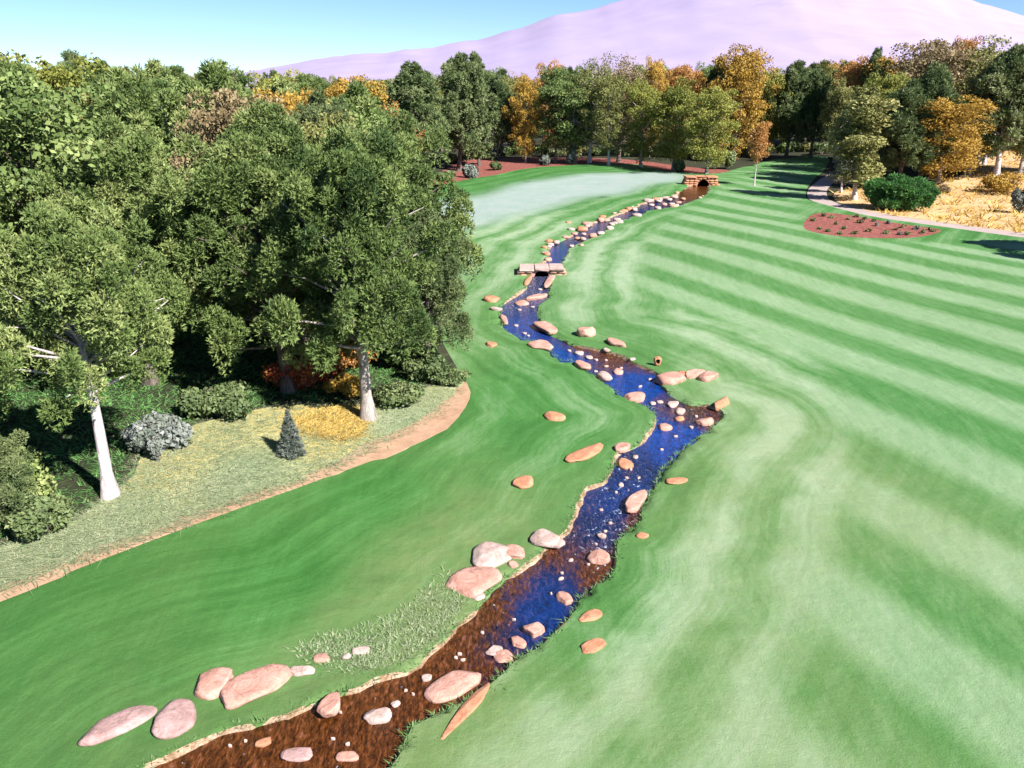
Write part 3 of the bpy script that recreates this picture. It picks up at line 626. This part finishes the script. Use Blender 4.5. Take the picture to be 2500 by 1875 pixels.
# ------------------------------------------------------------------ foliage and trees
def leaves(clumps, n, size, seed, kind='leaf', fill=0.5):
    rs = np.random.default_rng(seed)
    C_ = np.array([c[:3] for c in clumps]); Rr = np.array([c[3:6] for c in clumps])
    wgt = (Rr.prod(1)) ** (2 / 3); wgt /= wgt.sum()
    idx = rs.choice(len(C_), n, p=wgt)
    d = rs.normal(size=(n, 3)); d /= np.linalg.norm(d, axis=1)[:, None]
    d[:, 2] = np.where(rs.random(n) < 0.55, np.abs(d[:, 2]), d[:, 2])
    rad = rs.uniform(fill, 1.0, n) ** 0.7 * rs.uniform(0.85, 1.12, n)
    P = C_[idx] + Rr[idx] * d * rad[:, None]
    tone_c = rs.uniform(0, 1, len(C_))[idx]
    if kind == 'needle':                       # a tuft of narrow blades
        k = 4
        P = np.repeat(P, k, 0); dd = np.repeat(d, k, 0) + rs.normal(size=(n * k, 3)) * 0.75 + np.array([0, 0, 0.45])
        dd /= np.linalg.norm(dd, axis=1)[:, None]
        s = size * rs.uniform(0.6, 1.35, n * k)[:, None]
        side = np.cross(dd, rs.normal(size=dd.shape)); side /= np.linalg.norm(side, axis=1)[:, None]
        V = np.stack([P - side * s * 0.20, P + side * s * 0.20, P + dd * s + side * s * .05], 1).reshape(-1, 3)
        F = np.arange(len(V)).reshape(-1, 3)
        tone = np.repeat(tone_c, k) * 0.7 + rs.uniform(0, 0.3, n * k)
        return V, F, np.repeat(tone, 3)
    nn = d + rs.normal(size=d.shape) * 0.7; nn /= np.linalg.norm(nn, axis=1)[:, None]
    t = np.cross(nn, rs.normal(size=nn.shape)); t /= np.linalg.norm(t, axis=1)[:, None]; b = np.cross(nn, t)
    s = size * rs.uniform(0.55, 1.4, n)[:, None]
    V = np.stack([P - t * s * .5, P + b * s * .32 + nn * s * .1, P + t * s * .5, P - b * s * .32 - nn * s * .08], 1).reshape(-1, 3)
    F = np.arange(len(V)).reshape(-1, 4)
    tone = tone_c * 0.5 + rs.uniform(0, 0.5, n)
    return V, F, np.repeat(tone, 4)
def tube(path, radii, seg=7):
    V, F = [], []
    path = [Vector(p) for p in path]
    for i, p in enumerate(path):
        d = (path[min(i + 1, len(path) - 1)] - path[max(i - 1, 0)]).normalized()
        u = d.orthogonal().normalized(); v = d.cross(u)
        if i: # keep frame steady
            u = (pu - d * pu.dot(d)).normalized(); v = d.cross(u)
        pu = u
        for k in range(seg):
            a = 2 * math.pi * k / seg
            V.append(p + (u * math.cos(a) + v * math.sin(a)) * radii[i])
    for i in range(len(path) - 1):
        for k in range(seg):
            F.append((i * seg + k, i * seg + (k + 1) % seg, (i + 1) * seg + (k + 1) % seg, (i + 1) * seg + k))
    return V, F
def join_tubes(name, tubes, m):
    V, F = [], []
    for path, rad, seg in tubes:
        v, f = tube(path, rad, seg); s = len(V); V += v; F += [tuple(s + i for i in q) for q in f]
    return mesh_np(name, [tuple(v) for v in V], F, [m], True)
def skeleton(kind, seed, H, base_=None):
    """returns trunk tubes, branch tubes, clumps (x,y,z,rx,ry,rz)"""
    r = random.Random(seed); clumps, br = [], []
    lean = Vector((r.uniform(-.05, .05), r.uniform(-.05, .05), 0))
    def tp(t): return Vector((lean.x * H * t + .12 * math.sin(t * 5 + seed), lean.y * H * t + .1 * math.cos(t * 4 + seed), H * t))
    r0 = H * {'pine': .023, 'round': .019, 'column': .013, 'spire': .016}[kind]
    trunk = ([tp(i / 10 * .96) - Vector((0, 0, .3 if i == 0 else 0)) for i in range(11)], [r0 * (1.7 if i == 0 else 1) * (1 - i / 10 * .85) for i in range(11)], 9)
    if kind == 'pine':
        base, Wd, n = .22, H * .33, 58
    elif kind == 'round':
        base, Wd, n = .17, H * .33, 46
    elif kind == 'column':
        base, Wd, n = .14, H * .13, 30
    else:
        base, Wd, n = .12, H * .17, 40
    if base_: base = base_
    for i in range(n):
        t = base + (1 - base) * (i + r.random()) / n * .97
        q = (t - base) / (1 - base)
        prof = {'pine': (math.sin(math.pi * min(1, q * .72 + .26)) ** .7), 'round': math.sin(math.pi * (q * .86 + .10)) ** .6, 'column': math.sin(math.pi * (q * .8 + .15)) ** .7, 'spire': (1 - q) ** .8 + .05}[kind]
        L = Wd * prof * r.uniform(.72, 1.12); az = i * 2.399 + r.uniform(-.5, .5)
        up = {'pine': r.uniform(.15, .6) + q * .9, 'round': .35 + q * .7, 'column': 1.2, 'spire': .05}[kind]
        d = Vector((math.cos(az), math.sin(az), up)).normalized()
        s = tp(t * (.86 if kind != 'spire' else 1)); 
        s.z = min(s.z, H * .94)
        e = s + d * L
        bow = Vector((0, 0, r.uniform(-.06, .10) * L))
        br.append(([s, s + d * L * .35 + bow, s + d * L * .7 + bow, e], [r0 * .36 * (1 - q * .5), r0 * .26 * (1 - q * .5), r0 * .16, r0 * .06], 5))
        cr = {'pine': H * .043, 'round': H * .07, 'column': H * .05, 'spire': H * .036}[kind] * r.uniform(.75, 1.3)
        for k in range({'pine': 3, 'round': 4, 'column': 3, 'spire': 4}[kind]):
            f = r.uniform(.45, 1.05); o = Vector((r.gauss(0, 1), r.gauss(0, 1), r.gauss(0, .8))) * cr * .85
            p = s + d * L * f + bow + o
            fl = {'pine': 1.45, 'round': .85, 'column': 1.1, 'spire': .45}[kind]
            clumps.append((p.x, p.y, p.z, cr * r.uniform(.8, 1.25), cr * r.uniform(.8, 1.25), cr * fl * r.uniform(.8, 1.2)))
    tips = tp(.96)
    for k in range(5): clumps.append((tips.x + r.uniform(-.4, .4), tips.y + r.uniform(-.4, .4), H * (.93 + .03 * k * .5), H * .035, H * .035, H * .05))
    return trunk, br, clumps
PROTO = {}
def proto(key, kind, seed, n, size, leafkind, H=12.0, base=None):
    tr, br, cl = skeleton(kind, seed, H, base)
    tm = join_tubes('trunk', [tr], M['bark']); bm_ = join_tubes('branches', br, M['bark'])
    V, F, t = leaves(cl, n, size, seed, leafkind)
    cm = mesh_np('crown', V, F, [LEAF['pine']], False, {'tone': t})
    PROTO[key] = (tm, bm_, cm)
for i in range(4): proto(f'pineA{i}', 'pine', 11 + i * 7, 38000, 0.165, 'needle')        # close pines
for i in range(3): proto(f'pineB{i}', 'pine', 51 + i * 5, 16000, 0.30, 'needle')
for i in range(3): proto(f'roundA{i}', 'round', 81 + i * 5, 24000, 0.22, 'leaf')
for i in range(3): proto(f'roundB{i}', 'round', 111 + i * 5, 22000, 0.22, 'leaf')
for i in range(2): proto(f'column{i}', 'column', 141 + i * 5, 12000, 0.24, 'leaf')
for i in range(2): proto(f'spire{i}', 'spire', 161 + i * 5, 8000, 0.40, 'needle')
for i in range(2): proto(f'bare{i}', 'round', 181 + i * 5, 8000, 0.2, 'leaf')
proto('pinemid', 'pine', 25, 42000, 0.165, 'needle', base=.30)
proto('pinehigh', 'pine', 18, 42000, 0.165, 'needle', base=.46)
proto('roundhigh', 'round', 86, 14000, 0.3, 'leaf', base=.55)
def tree(key, x, y, H, leaf, label, group=None, wide=1.0, bark='bark', rot=None, name=None, cat='tree'):
    tm, bm_, cm = PROTO[key]
    e = bpy.data.objects.new(name or {'pine': 'pine_tree', 'roun': 'broadleaf_tree', 'colu': 'slender_tree', 'spir': 'conifer_tree', 'bare': 'thinning_tree'}[key[:4]], None)
    COL.objects.link(e); e.location = (x, y, float(h0(x, y)) - .05); s = H / 12.0
    e.scale = (s * wide, s * wide, s); e.rotation_euler = (0, 0, R.uniform(0, 6.28) if rot is None else rot)
    for n, me, m in (('trunk', tm, M[bark]), ('branches', bm_, M[bark]), ('crown', cm, LEAF[leaf])):
        o = link(n, me, e); o.material_slots[0].link = 'OBJECT'; o.material_slots[0].material = m
    e['label'] = label; e['category'] = cat
    if group: e['group'] = group
    return e
def tree_px(key, px, py, topy, leaf, label, group=None, wide=1.0, bark='bark', rot=None):
    x, y = G(px, py); a, dy, dz = ray(px, topy)
    H = CAM_H + dz / dy * y - float(h0(x, y))
    return tree(key, x, y, H, leaf, label, group, wide, bark, rot)
PL = []
def placed(e): PL.append((e.location.x, e.location.y)); return e
# the near edge of the left wood
placed(tree_px('pinehigh', 275, 1212, 520, 'pine', 'tall pine with bare white trunk at the wood edge, nearest left', 'pines of the left wood', 1.0, 'bark_pale', 0.4))
placed(tree_px('pinemid', 905, 1022, 330, 'pine', 'broad pine with blue-grey trunk standing at the right end of the wood', 'pines of the left wood', .97, 'bark_mid', 1.4))
placed(tree('pineA3', -16.6, 22.4, 4.9, 'dark', 'low pine with branches near the ground in the left frame corner of the wood', 'pines of the left wood', 1.0))
placed(tree('pineA2', -21.5, 27, 10.5, 'pine', 'pine cut by the left frame edge beside the white trunked pine', 'pines of the left wood', 1.1))
placed(tree('pineA3', -10.8, 36, 11.5, 'pine', 'pine standing between the white trunk and the blue-grey trunk', 'pines of the left wood', 1.1))
placed(tree('pineA1', -5.9, 44, 12.3, 'pine', 'second pine from the right end of the wood, behind the broad one', 'pines of the left wood', 1.0))
placed(tree('pineA0', -17.5, 36.5, 11.8, 'pine', 'pine right behind the white trunked pine', 'pines of the left wood', 1.1, rot=2.2))
placed(tree('roundA0', -16.0, 48, 13.4, 'rust', 'half bare rust-brown tree in the middle of the green wood', None, .8))
placed(tree('pineA3', -4.4, 39.6, 8.2, 'dark', 'low dark pine filling the shade at the right end of the wood', 'pines of the left wood', 1.0))
placed(tree('roundA1', -16.8, 88, 14.1, 'gold', 'round golden-yellow tree rising from the far side of the wood', 'autumn trees in the left wood', 0.95))
placed(tree('roundA2', -11.4, 84, 11.3, 'orange', 'small orange tree right beside the round golden one', 'autumn trees in the left wood', 0.62))
placed(tree('roundA1', -24, 42, 9.6, 'yellow', 'small yellow-green tree poking out in the left of the wood', 'autumn trees in the left wood', 0.6))
# fill of the wood
def ok(x, y, r):
    return all((x - a) ** 2 + (y - b) ** 2 > r * r for a, b in PL)
for px, py, ty, lf, lab in [(75,520,152,'dark','dark tree rising at the upper left corner of the wood'),(235,470,140,'dark','tallest dark feathery tree on the left skyline'),(300,490,158,'pine','tall green tree right of the tallest dark feathery one'),(420,470,158,'pine','tall green tree on the left skyline before the skyline drops'),(350,450,172,'olive','olive tree between the two tall green skyline trees'),(520,450,192,'dark','dark rounded tree where the left skyline drops')]:
    placed(tree_px(R.choice(['pineB0', 'pineB1', 'pineB2']), px, py, ty, lf, lab, 'tall trees on the left skyline', .85))
cnt = 0; tries = 0
while cnt < 135 and tries < 9000:
    tries += 1
    y = 34 + (R.random() ** 1.5) * 190; xr = np.interp(y, [30, 45, 60, 90, 120, 150, 225], [-12, -9, -8.5, -12.5, -17, -16, -16]); xl = -0.72 * y - 12
    x = R.uniform(xl, xr); sp = 4.6 if y < 90 else 6.5
    if not ok(x, y, sp): continue
    if y < 60: H = R.uniform(9.2, 12.2)
    elif y < 110: H = R.uniform(10.5, 14)
    else: H = R.uniform(11.5, 15)
    if x < -0.22 * y: H *= 1.13
    q = R.random()
    if y < 60:
        key = f'pineA{R.randrange(4)}' if q < .62 else f'roundA{R.randrange(3)}'; leaf = 'pine' if q < .5 else R.choice(['dark', 'olive', 'pine'])
    elif q < .62: key = f'pineB{R.randrange(3)}'; leaf = 'pine' if R.random() < .6 else 'dark'
    elif q < .70: key = f'bare{R.randrange(2)}'; leaf = 'rust'
    elif q < .92: key = f'roundB{R.randrange(3)}'; leaf = R.choice(['pine', 'olive', 'pine', 'dark', 'olive'])
    else: key = f'roundB{R.randrange(3)}'; leaf = 'yellow' if R.random() < .8 else 'gold'
    zone = 'near part of the dense left wood' if y < 60 else 'middle of the dense left wood' if y < 120 else 'far back of the left wood'
    kindw = {'pine': 'green', 'dark': 'dark green', 'olive': 'olive green', 'rust': 'thin rust-brown', 'yellow': 'yellowing', 'gold': 'golden'}[leaf]
    kw = 'pine' if key[:4] == 'pine' else 'tree'
    sx = x / y; side = 'left frame edge' if sx < -.5 else 'left side' if sx < -.33 else 'centre' if sx < -.2 else 'right side'
    lab = f'{kindw} {kw} at the {side}, {zone}'.replace('left wood', 'wood')
    e = tree(key, x, y, H, leaf, lab, f'{kindw} {kw}, {side}, {zone}', R.uniform(.85, 1.1)); placed(e); cnt += 1
print('wood', cnt, tries)
# the far belt behind the green, each tree where the photograph shows it
FAR = [
 ('pineB0',1010,438,160,'dark','broad dark green pine where the wood meets the green',1.15),
 ('pineB1',1122,418,142,'dark','tall dark pine behind the shrubs at the left end of the green',.95),
 ('spire0',1168,405,140,'dark','narrow dark spire-topped conifer beside the tall dark pine',.8),
 ('roundA0',1283,398,188,'gold','golden tree with thin trunk standing behind the green',.62),
 ('pineB2',1215,392,190,'dark','dark green tree left of the golden tree behind the green',.8),
 ('roundB0',1355,396,168,'pine','olive tree right of the golden tree behind the green',.75),
 ('roundB1',1340,380,160,'orange','orange-topped tree peeking over the olive tree',.6),
 ('roundB2',1400,398,190,'pine','slender green tree between the golden and the twiggy trees',1.2),
 ('bare0',1440,398,150,'olive','twiggy half bare tree left of the white trunks',.95),
 ('bare1',1510,396,140,'rust','twiggy brown-tinged tree behind the far edge of the green',.95),
 ('roundB2',1485,404,185,'olive','olive tree with white trunk on the red mulch behind the green',.8),
 ('roundA1',1562,407,200,'yellow','olive-yellow tree with flared white trunk at the end of the mulch',.85),
 ('roundB1',1585,385,152,'gold','golden top rising behind the white trunked olive tree',.5),
 ('roundA2',1645,416,205,'yellow','broad yellow-green tree above the deep shade left of the arch',1.0),
 ('roundA0',1725,424,215,'yellow','broad yellow-green tree above the deep shade over the arch',1.0),
 ('roundB0',1650,385,165,'orange','orange tree top behind the broad yellow-green pair',.8),
 ('roundA1',1790,392,118,'gold','big golden tree towering behind the lone small tree',.85),
 ('pineB0',1745,388,150,'dark','dark tree at the left shoulder of the big golden tree',.7),
 ('roundhigh',1842,453,308,'orange','lone small orange tree with thin white trunk on the fairway edge',.6),
 ('roundB2',1870,386,170,'yellow','yellow tree behind and left of the dark pine at the fairway head',.7),
 ('pineB1',1920,386,158,'dark','dark green pine at the head of the fairway',.85),
 ('pineB2',1980,384,178,'dark','second dark pine right of the fairway head',.75),
 ('roundA2',2035,398,205,'olive','olive and gold tree over the shaded cart path',.75),
 ('roundB1',2072,388,150,'orange','bright orange tree behind the slender tree by the path',.75),
 ('roundB2',2130,390,140,'gold','golden tree between the orange tree and the tall brown one',1.0),
 ('pineB0',2110,392,125,'dark','dark pointed tree behind the orange and golden trees',.6),
 ('column0',2088,488,215,'olive','slender olive-gold tree beside the big juniper bush',1.7),
 ('pineB1',2080,452,225,'dark','dark pine whose shadow falls on the fairway left of the path',.8),
 ('column1',2052,470,300,'grey','small grey-green slender tree left of the slender olive tree',1.2),
 ('pineB1',2190,455,205,'dark','dark shaded pine behind the big juniper bush',1.1),
 ('roundA0',2240,415,102,'rust','tall brown-gold tree rising over the dark pine',1.15),
 ('roundA1',2290,450,240,'gold','spreading golden-olive tree with low crown right of the juniper bush',1.55),
 ('pineB2',2245,448,165,'dark','dark pine in the shade just left of the spreading golden tree',.9),
 ('roundB0',2140,440,185,'yellow','yellow-green tree between the slender tree and the dark shaded pine',.9),
 ('roundA1',2365,425,150,'olive','tall tree directly behind the spreading golden tree',.95),
 ('roundA2',2350,400,112,'olive','tall olive tree behind the spreading golden tree',1.1),
 ('roundB0',2310,392,98,'orange','orange-topped tree between the tall brown-gold and olive trees',.5),
 ('pineB2',2428,430,118,'dark','tall grey-green pine with white trunk on the sandy rise',1.0),
 ('roundB2',2490,425,135,'olive','olive tree at the right frame edge on the sandy rise',.9),
 ('roundB1',2400,402,140,'olive','olive tree half hidden behind the white trunked pine',.8),
 ('pineB0',2560,420,140,'dark','dark pine beyond the right frame edge above the dry grass',.9),
]
for key, px, py, ty, leaf, lab, wd in FAR:
    bark = 'bark_pale' if ('white' in lab or key.startswith('column')) else 'bark_mid' if key.startswith('round') else 'bark'
    placed(tree_px(key, px, py, ty, leaf, lab, 'trees of the far belt', wd, bark))
# bushes that close the gaps between the trunks behind the green
for i, px in enumerate(range(1090, 2040, 34)):
    py = np.interp(px, [1090, 1250, 1560, 1700, 1850, 2040], [400, 382, 380, 392, 378, 372]) + R.uniform(-6, 3)
    GAP_BUSH = GAP_BUSH + [(px + R.uniform(-8, 8), py, R.uniform(38, 60), R.uniform(18, 34), R.choice(['dark', 'pine', 'dark', 'olive']))] if i else [(px, py, 50, 26, 'dark')]
# second rank further back closes the belt
PX = 620
while PX < 2720:
    py = R.uniform(330, 372); x, y = G(PX, py)
    ty = np.interp(PX, [600, 1000, 1400, 1800, 2100, 2500], [212, 195, 175, 172, 160, 145]) + R.uniform(-12, 22)
    leaf = R.choice(['dark', 'olive', 'pine', 'dark', 'yellow', 'pine', 'gold' if PX > 1200 else 'olive', 'olive'])
    key = R.choice(['roundB0', 'roundB1', 'roundB2', 'pineB0', 'pineB1', 'pineB2', 'bare0'])
    kw = {'dark': 'dark', 'pine': 'green', 'olive': 'olive', 'yellow': 'yellowing', 'gold': 'golden', 'rust': 'rust-brown'}[leaf]
    side = 'left' if PX < 1250 else 'middle' if PX < 1850 else 'right'
    tree_px(key, PX, py, ty, leaf, f'{kw} tree in the back rank of the far belt, {side} stretch', f'{kw} trees in the back rank, {side}', .85)
    PX += R.uniform(20, 34)
# the tree off the right edge whose shadow reaches the fairway
tree('pineB1', 57, 68, 13, 'dark', 'dark spruce-like tree just outside the right frame edge', None, .9)
tree('pineB2', 53, 65, 9.5, 'dark', 'dark low pine outside the right frame edge, nearer one', None, .9)

# ------------------------------------------------------------------ shrubs
def shrub_mesh(seed, w, d, h, n, size, kind='leaf', nc=14):
    r = random.Random(seed); cl = []; kk = .2 * (14 / nc) ** .4
    for i in range(nc):
        a = r.uniform(0, 6.28); q = math.sqrt(r.random()) * .72
        zz = h * (.2 + .62 * r.random() * (1 - q * .5))
        cl.append((math.cos(a) * q * w / 2, math.sin(a) * q * d / 2, zz, w * kk * r.uniform(.7, 1.2), d * kk * r.uniform(.7, 1.2), h * kk * 1.5 * r.uniform(.8, 1.2)))
    return leaves(cl, n, size, seed, kind, .35)
def shrub(x, y, w, d, h, leaf, label, group=None, n=3000, size=.14, kind='leaf', seed=None, name='shrub', cat='shrub', nc=14):
    seed = seed or R.randrange(1, 9999)
    e = bpy.data.objects.new(name, None); COL.objects.link(e); e.location = (x, y, float(h0(x, y)) - .02)
    V, F, t = shrub_mesh(seed, w, d, h, n, size, kind, nc)
    link('foliage', mesh_np('foliage', V, F, [LEAF[leaf]], False, {'tone': t}), e)
    r = random.Random(seed)
    st = []
    for i in range(6):
        a = r.uniform(0, 6.28); q = r.uniform(.1, .3)
        st.append(([(0, 0, -.1), (math.cos(a) * q * w * .5, math.sin(a) * q * d * .5, h * .35), (math.cos(a) * q * w, math.sin(a) * q * d, h * .75)], [.05 * h, .03 * h, .01], 5))
    link('stems', join_tubes('stems', st, M['bark']), e)
    e['label'] = label; e['category'] = cat
    if group: e['group'] = group
    return e
def shrub_px(px, py, wpx, hpx, leaf, label, group=None, **k):
    x, y = G(px, py); s = ppm(x, y); return shrub(x, y, wpx / s, wpx / s * k.pop('dk', .9), hpx / s, leaf, label, group, **k)
shrub_px(2190, 512, 200, 95, 'bush', 'big bright green spreading juniper bush beside the cart path', n=16000, size=.34, kind='needle', nc=70, dk=.8, name='juniper_bush', cat='bush')
shrub_px(1148, 434, 42, 32, 'grey', 'round grey-green shrub, middle of three on the red mulch', 'shrubs on the back mulch bed', size=.4)
shrub_px(1082, 440, 66, 26, 'dark', 'low dark shrub, leftmost of three on the red mulch', 'shrubs on the back mulch bed', size=.4)
shrub_px(1212, 415, 34, 22, 'dark', 'small dark shrub, rightmost of three on the red mulch', 'shrubs on the back mulch bed', size=.4)
shrub_px(1330, 404, 30, 26, 'grey', 'small grey shrub under the trees behind the green', 'shrubs on the back mulch bed', size=.4)
shrub_px(1395, 400, 36, 40, 'grey', 'grey twiggy shrub under the slender olive tree', 'shrubs on the back mulch bed', size=.4)
shrub_px(1660, 419, 40, 30, 'dark', 'dark shrub in the shade left of the stone arch', None, size=.4)
shrub_px(1772, 412, 44, 46, 'dark', 'dark shrub between the stone arch and the lone orange tree', None, size=.4)
x, y = G(740, 968)
shrub(x - .4, y + 1.0, 4.2, 2.2, 1.7, 'red', 'red autumn shrub glowing under the pines', 'autumn shrubs under the pines', n=5000, size=.16)
shrub(x + 1.9, y + .6, 2.2, 1.6, 1.2, 'gold', 'golden autumn shrub right of the red one under the pines', 'autumn shrubs under the pines', n=3500, size=.15)
shrub(x + .6, y + 4.5, 5, 2.5, 1.6, 'orange', 'orange autumn shrub deeper under the pines', 'autumn shrubs under the pines', n=4000, size=.18)
shrub_px(400, 1085, 170, 90, 'grey', 'grey leafy shrub right of the white trunked pine', None, n=6000, size=.2)
shrub_px(385, 1125, 36, 90, 'grey', 'narrow grey sapling inside the shade behind the white trunk', None, n=900, size=.14)
shrub_px(120, 1300, 170, 110, 'dark', 'dark shrub at the foot of the wood, far left', 'dark shrubs at the foot of the wood', n=6000, size=.15)
shrub_px(40, 1235, 190, 170, 'pine', 'tall green shrub at the left frame edge under the pines', 'dark shrubs at the foot of the wood', n=7000, size=.17)
shrub_px(970, 985, 130, 60, 'dark', 'dark low shrub just right of the blue-grey trunk', None, n=3500, size=.15)
shrub_px(530, 1015, 190, 90, 'dark', 'wide dark shrub between the two big pine trunks', None, n=6000, size=.18)
shrub_px(1052, 925, 130, 60, 'dark', 'dark shrub under the low pine at the right end of the wood', None, n=4500, size=.17)
shrub_px(1105, 935, 80, 40, 'dark', 'small dark shrub at the tip of the wood beside the mown grass', None, n=2600, size=.14)
shrub_px(1010, 890, 150, 70, 'pine', 'green shrub deep in the shade behind the low pine', None, n=4500, size=.18)
for px, py, w, h, lf in GAP_BUSH:
    shrub_px(px, py, w, h, lf, {'dark': 'dark bush', 'pine': 'green bush', 'olive': 'olive bush'}[lf] + ' filling the gap between trunks behind the ' + ('green' if px < 1650 else 'fairway head'), 'undergrowth bushes between the far trunks', n=900, size=.45)
# young conifer with a whorled top
def sapling():
    x, y = G(712, 1112); H = 1.9
    e = bpy.data.objects.new('young_conifer', None); COL.objects.link(e); e.location = (x, y, float(h0(x, y)))
    e['label'] = 'thin young conifer standing alone in the rough grass'; e['category'] = 'sapling'
    cl = []
    for i in range(16):
        t = i / 15; rr = .48 * (1 - t) + .05
        for k in range(5):
            a = k * 1.26 + i * .8; cl.append((math.cos(a) * rr * .75, math.sin(a) * rr * .75, H * (.06 + .92 * t), rr * .34, rr * .34, .06))
    V, F, t = leaves(cl, 2600, .1, 5, 'needle'); link('crown', mesh_np('crown', V, F, [LEAF['grey']], False, {'tone': t}), e)
    link('trunk', join_tubes('trunk', [([(0, 0, -.1), (0.02, 0, H * .5), (0, 0, H)], [.05, .03, .008], 6)], M['bark']), e)
sapling()
# planting in the right mulch bed
for i, (px, py) in enumerate([(1985,540),(2010,528),(2040,548),(2030,532),(2062,560),(2072,536),(2085,572),(2100,545),(2120,566),(2110,536),(2140,552),(2160,572),(2170,546),(2185,562),(2205,556),(2215,574),(2235,560),(2255,570),(2270,562),(2000,560),(2020,566),(2050,572),(2132,540),(2195,574),(2280,566),(2090,530)]):
    shrub_px(px, py, R.uniform(11, 17), R.uniform(6, 10), R.choice(['dark', 'rust', 'dark', 'grey']), 'small dormant plant in the red mulch bed by the path', 'plants in the red mulch bed', n=260, size=.16, nc=5, name='bedding_plant', cat='plant')
# dry golden shrubs on the rise
for px, py, w, h, lf, lab in [(2455,470,120,48,'gold','golden dry bush on the sandy slope at the right'),(2420,458,50,30,'yellow','small yellow-green bush left of the golden dry bush'),(2492,520,60,70,'grey','grey-green bush cut by the right frame edge above the path'),(2300,470,40,18,'rust','low rust bush at the top of the sandy slope')]:
    shrub_px(px, py, w, h, lf, lab, 'bushes on the sandy slope', n=2600, size=.3)

# ------------------------------------------------------------------ grasses (nobody could count them)
def tufts(name, P, h, spread, leaf, per=7, seed=1, wid=.03):
    rs = np.random.default_rng(seed); P = np.asarray(P); n = len(P)
    z = h0(P[:, 0], P[:, 1]); B = np.column_stack([P, z - .02])
    hh = h * rs.uniform(.5, 1.3, n) if np.isscalar(h) else h * rs.uniform(.5, 1.3, n)
    B = np.repeat(B, per, 0); hh = np.repeat(hh, per) * rs.uniform(.6, 1.2, n * per)
    off = rs.normal(0, spread, (n * per, 2)); B[:, :2] += off
    tip = B + np.column_stack([off[:, 0] * 1.6 + rs.normal(0, .25, n * per) * hh, off[:, 1] * 1.6 + rs.normal(0, .25, n * per) * hh, hh])
    a = rs.uniform(0, math.pi, n * per); sd_ = np.column_stack([np.cos(a), np.sin(a), np.zeros(n * per)]) * wid * (hh / hh.mean())[:, None]
    V = np.stack([B - sd_, B + sd_, tip], 1).reshape(-1, 3); F = np.arange(len(V)).reshape(-1, 3)
    tone = np.repeat(np.clip(np.repeat(rs.uniform(0, 1, n), per) * .7 + rs.uniform(0, .3, n * per), 0, 1), 3)
    return link(name, mesh_np(name, V, F, [LEAF[leaf]], False, {'tone': tone}), kind='stuff')
def scatter_px(n, poly, box, seed):
    rs = np.random.default_rng(seed); out = []
    while len(out) < n:
        px, py = rs.uniform(box[0], box[2]), rs.uniform(box[1], box[3]); x, y = G(px, py)
        if poly is None or bool(inside(poly, np.array([x]), np.array([y]))[0]): out.append((x, y))
    return np.array(out)
rp = scatter_px(13000, POLY['rough'], (-150, 930, 1150, 1500), 3)
t_ = tufts('rough_grass', rp, .075, .13, 'dryblade', 6, 4, .016); t_['label'] = 'grey-green rough grass along the edge of the wood'
yp = scatter_px(1500, dense(W_([(707,1010),(880,985),(885,1040),(860,1078),(760,1068),(708,1045)]), .5), (690, 980, 900, 1085), 6)
t_ = tufts('golden_grass', yp, .11, .12, 'goldblade', 7, 5, .03); t_['label'] = 'golden grass patch in front of the red shrub'
wp = scatter_px(1100, dense(W_([(700,1600),(760,1560),(950,1520),(1060,1420),(1120,1390),(1140,1480),(1080,1560),(980,1620),(850,1650)]), .5), (690, 1380, 1160, 1660), 8)
t_ = tufts('bank_weeds', wp, .08, .06, 'dryblade', 7, 6, .02); t_['label'] = 'pale weeds on the near left creek bank'
fr = []
for i in range(len(creek)):
    if creek[i, 1] < 75:
        for k in range(5):
            q = creek[i] + nrm[i] * (bw[i] * NR.uniform(.85, 1.5)) + (creek[(i + 1) % len(creek)] - creek[i]) * NR.random()
            if creek[i, 1] > 12: fr.append(q)
t_ = tufts('creekside_grass', np.array(fr), .07, .05, 'blade', 6, 9, .016); t_['label'] = 'longer grass fringing both creek banks'
rs_ = np.random.default_rng(31); ux = rs_.uniform(-30, -1, 14000); uy = rs_.uniform(22, 60, 14000)
keep = (ux > -0.75 * uy - 2) & ~inside(POLY['rough'], ux, uy) & ~inside(POLY['mown'], ux, uy) & ~inside(POLY['soil'], ux, uy) & (dist_to(POLY['soil'], ux, uy) > 0.9) & (dist_to(POLY['rough'], ux, uy) > 0.3) & (ux < np.interp(uy, [22, 37, 45, 60], [-8, -2.5, -5, -7]))
t_ = tufts('undergrowth', np.column_stack([ux, uy])[keep], .12, .16, 'bush', 8, 17, .03); t_['label'] = 'dark undergrowth on the floor of the pine wood'
gp = scatter_px(700, POLY['gold'], (2030, 360, 2560, 600), 13)
t_ = tufts('slope_grass', gp, .5, .3, 'goldblade', 5, 14, .09); t_['label'] = 'dry golden grass on the sandy slope'
print('tris', sum(len(m.loops) - 2 * len(m.polygons) for m in bpy.data.meshes))
print('objects', len(bpy.data.objects))
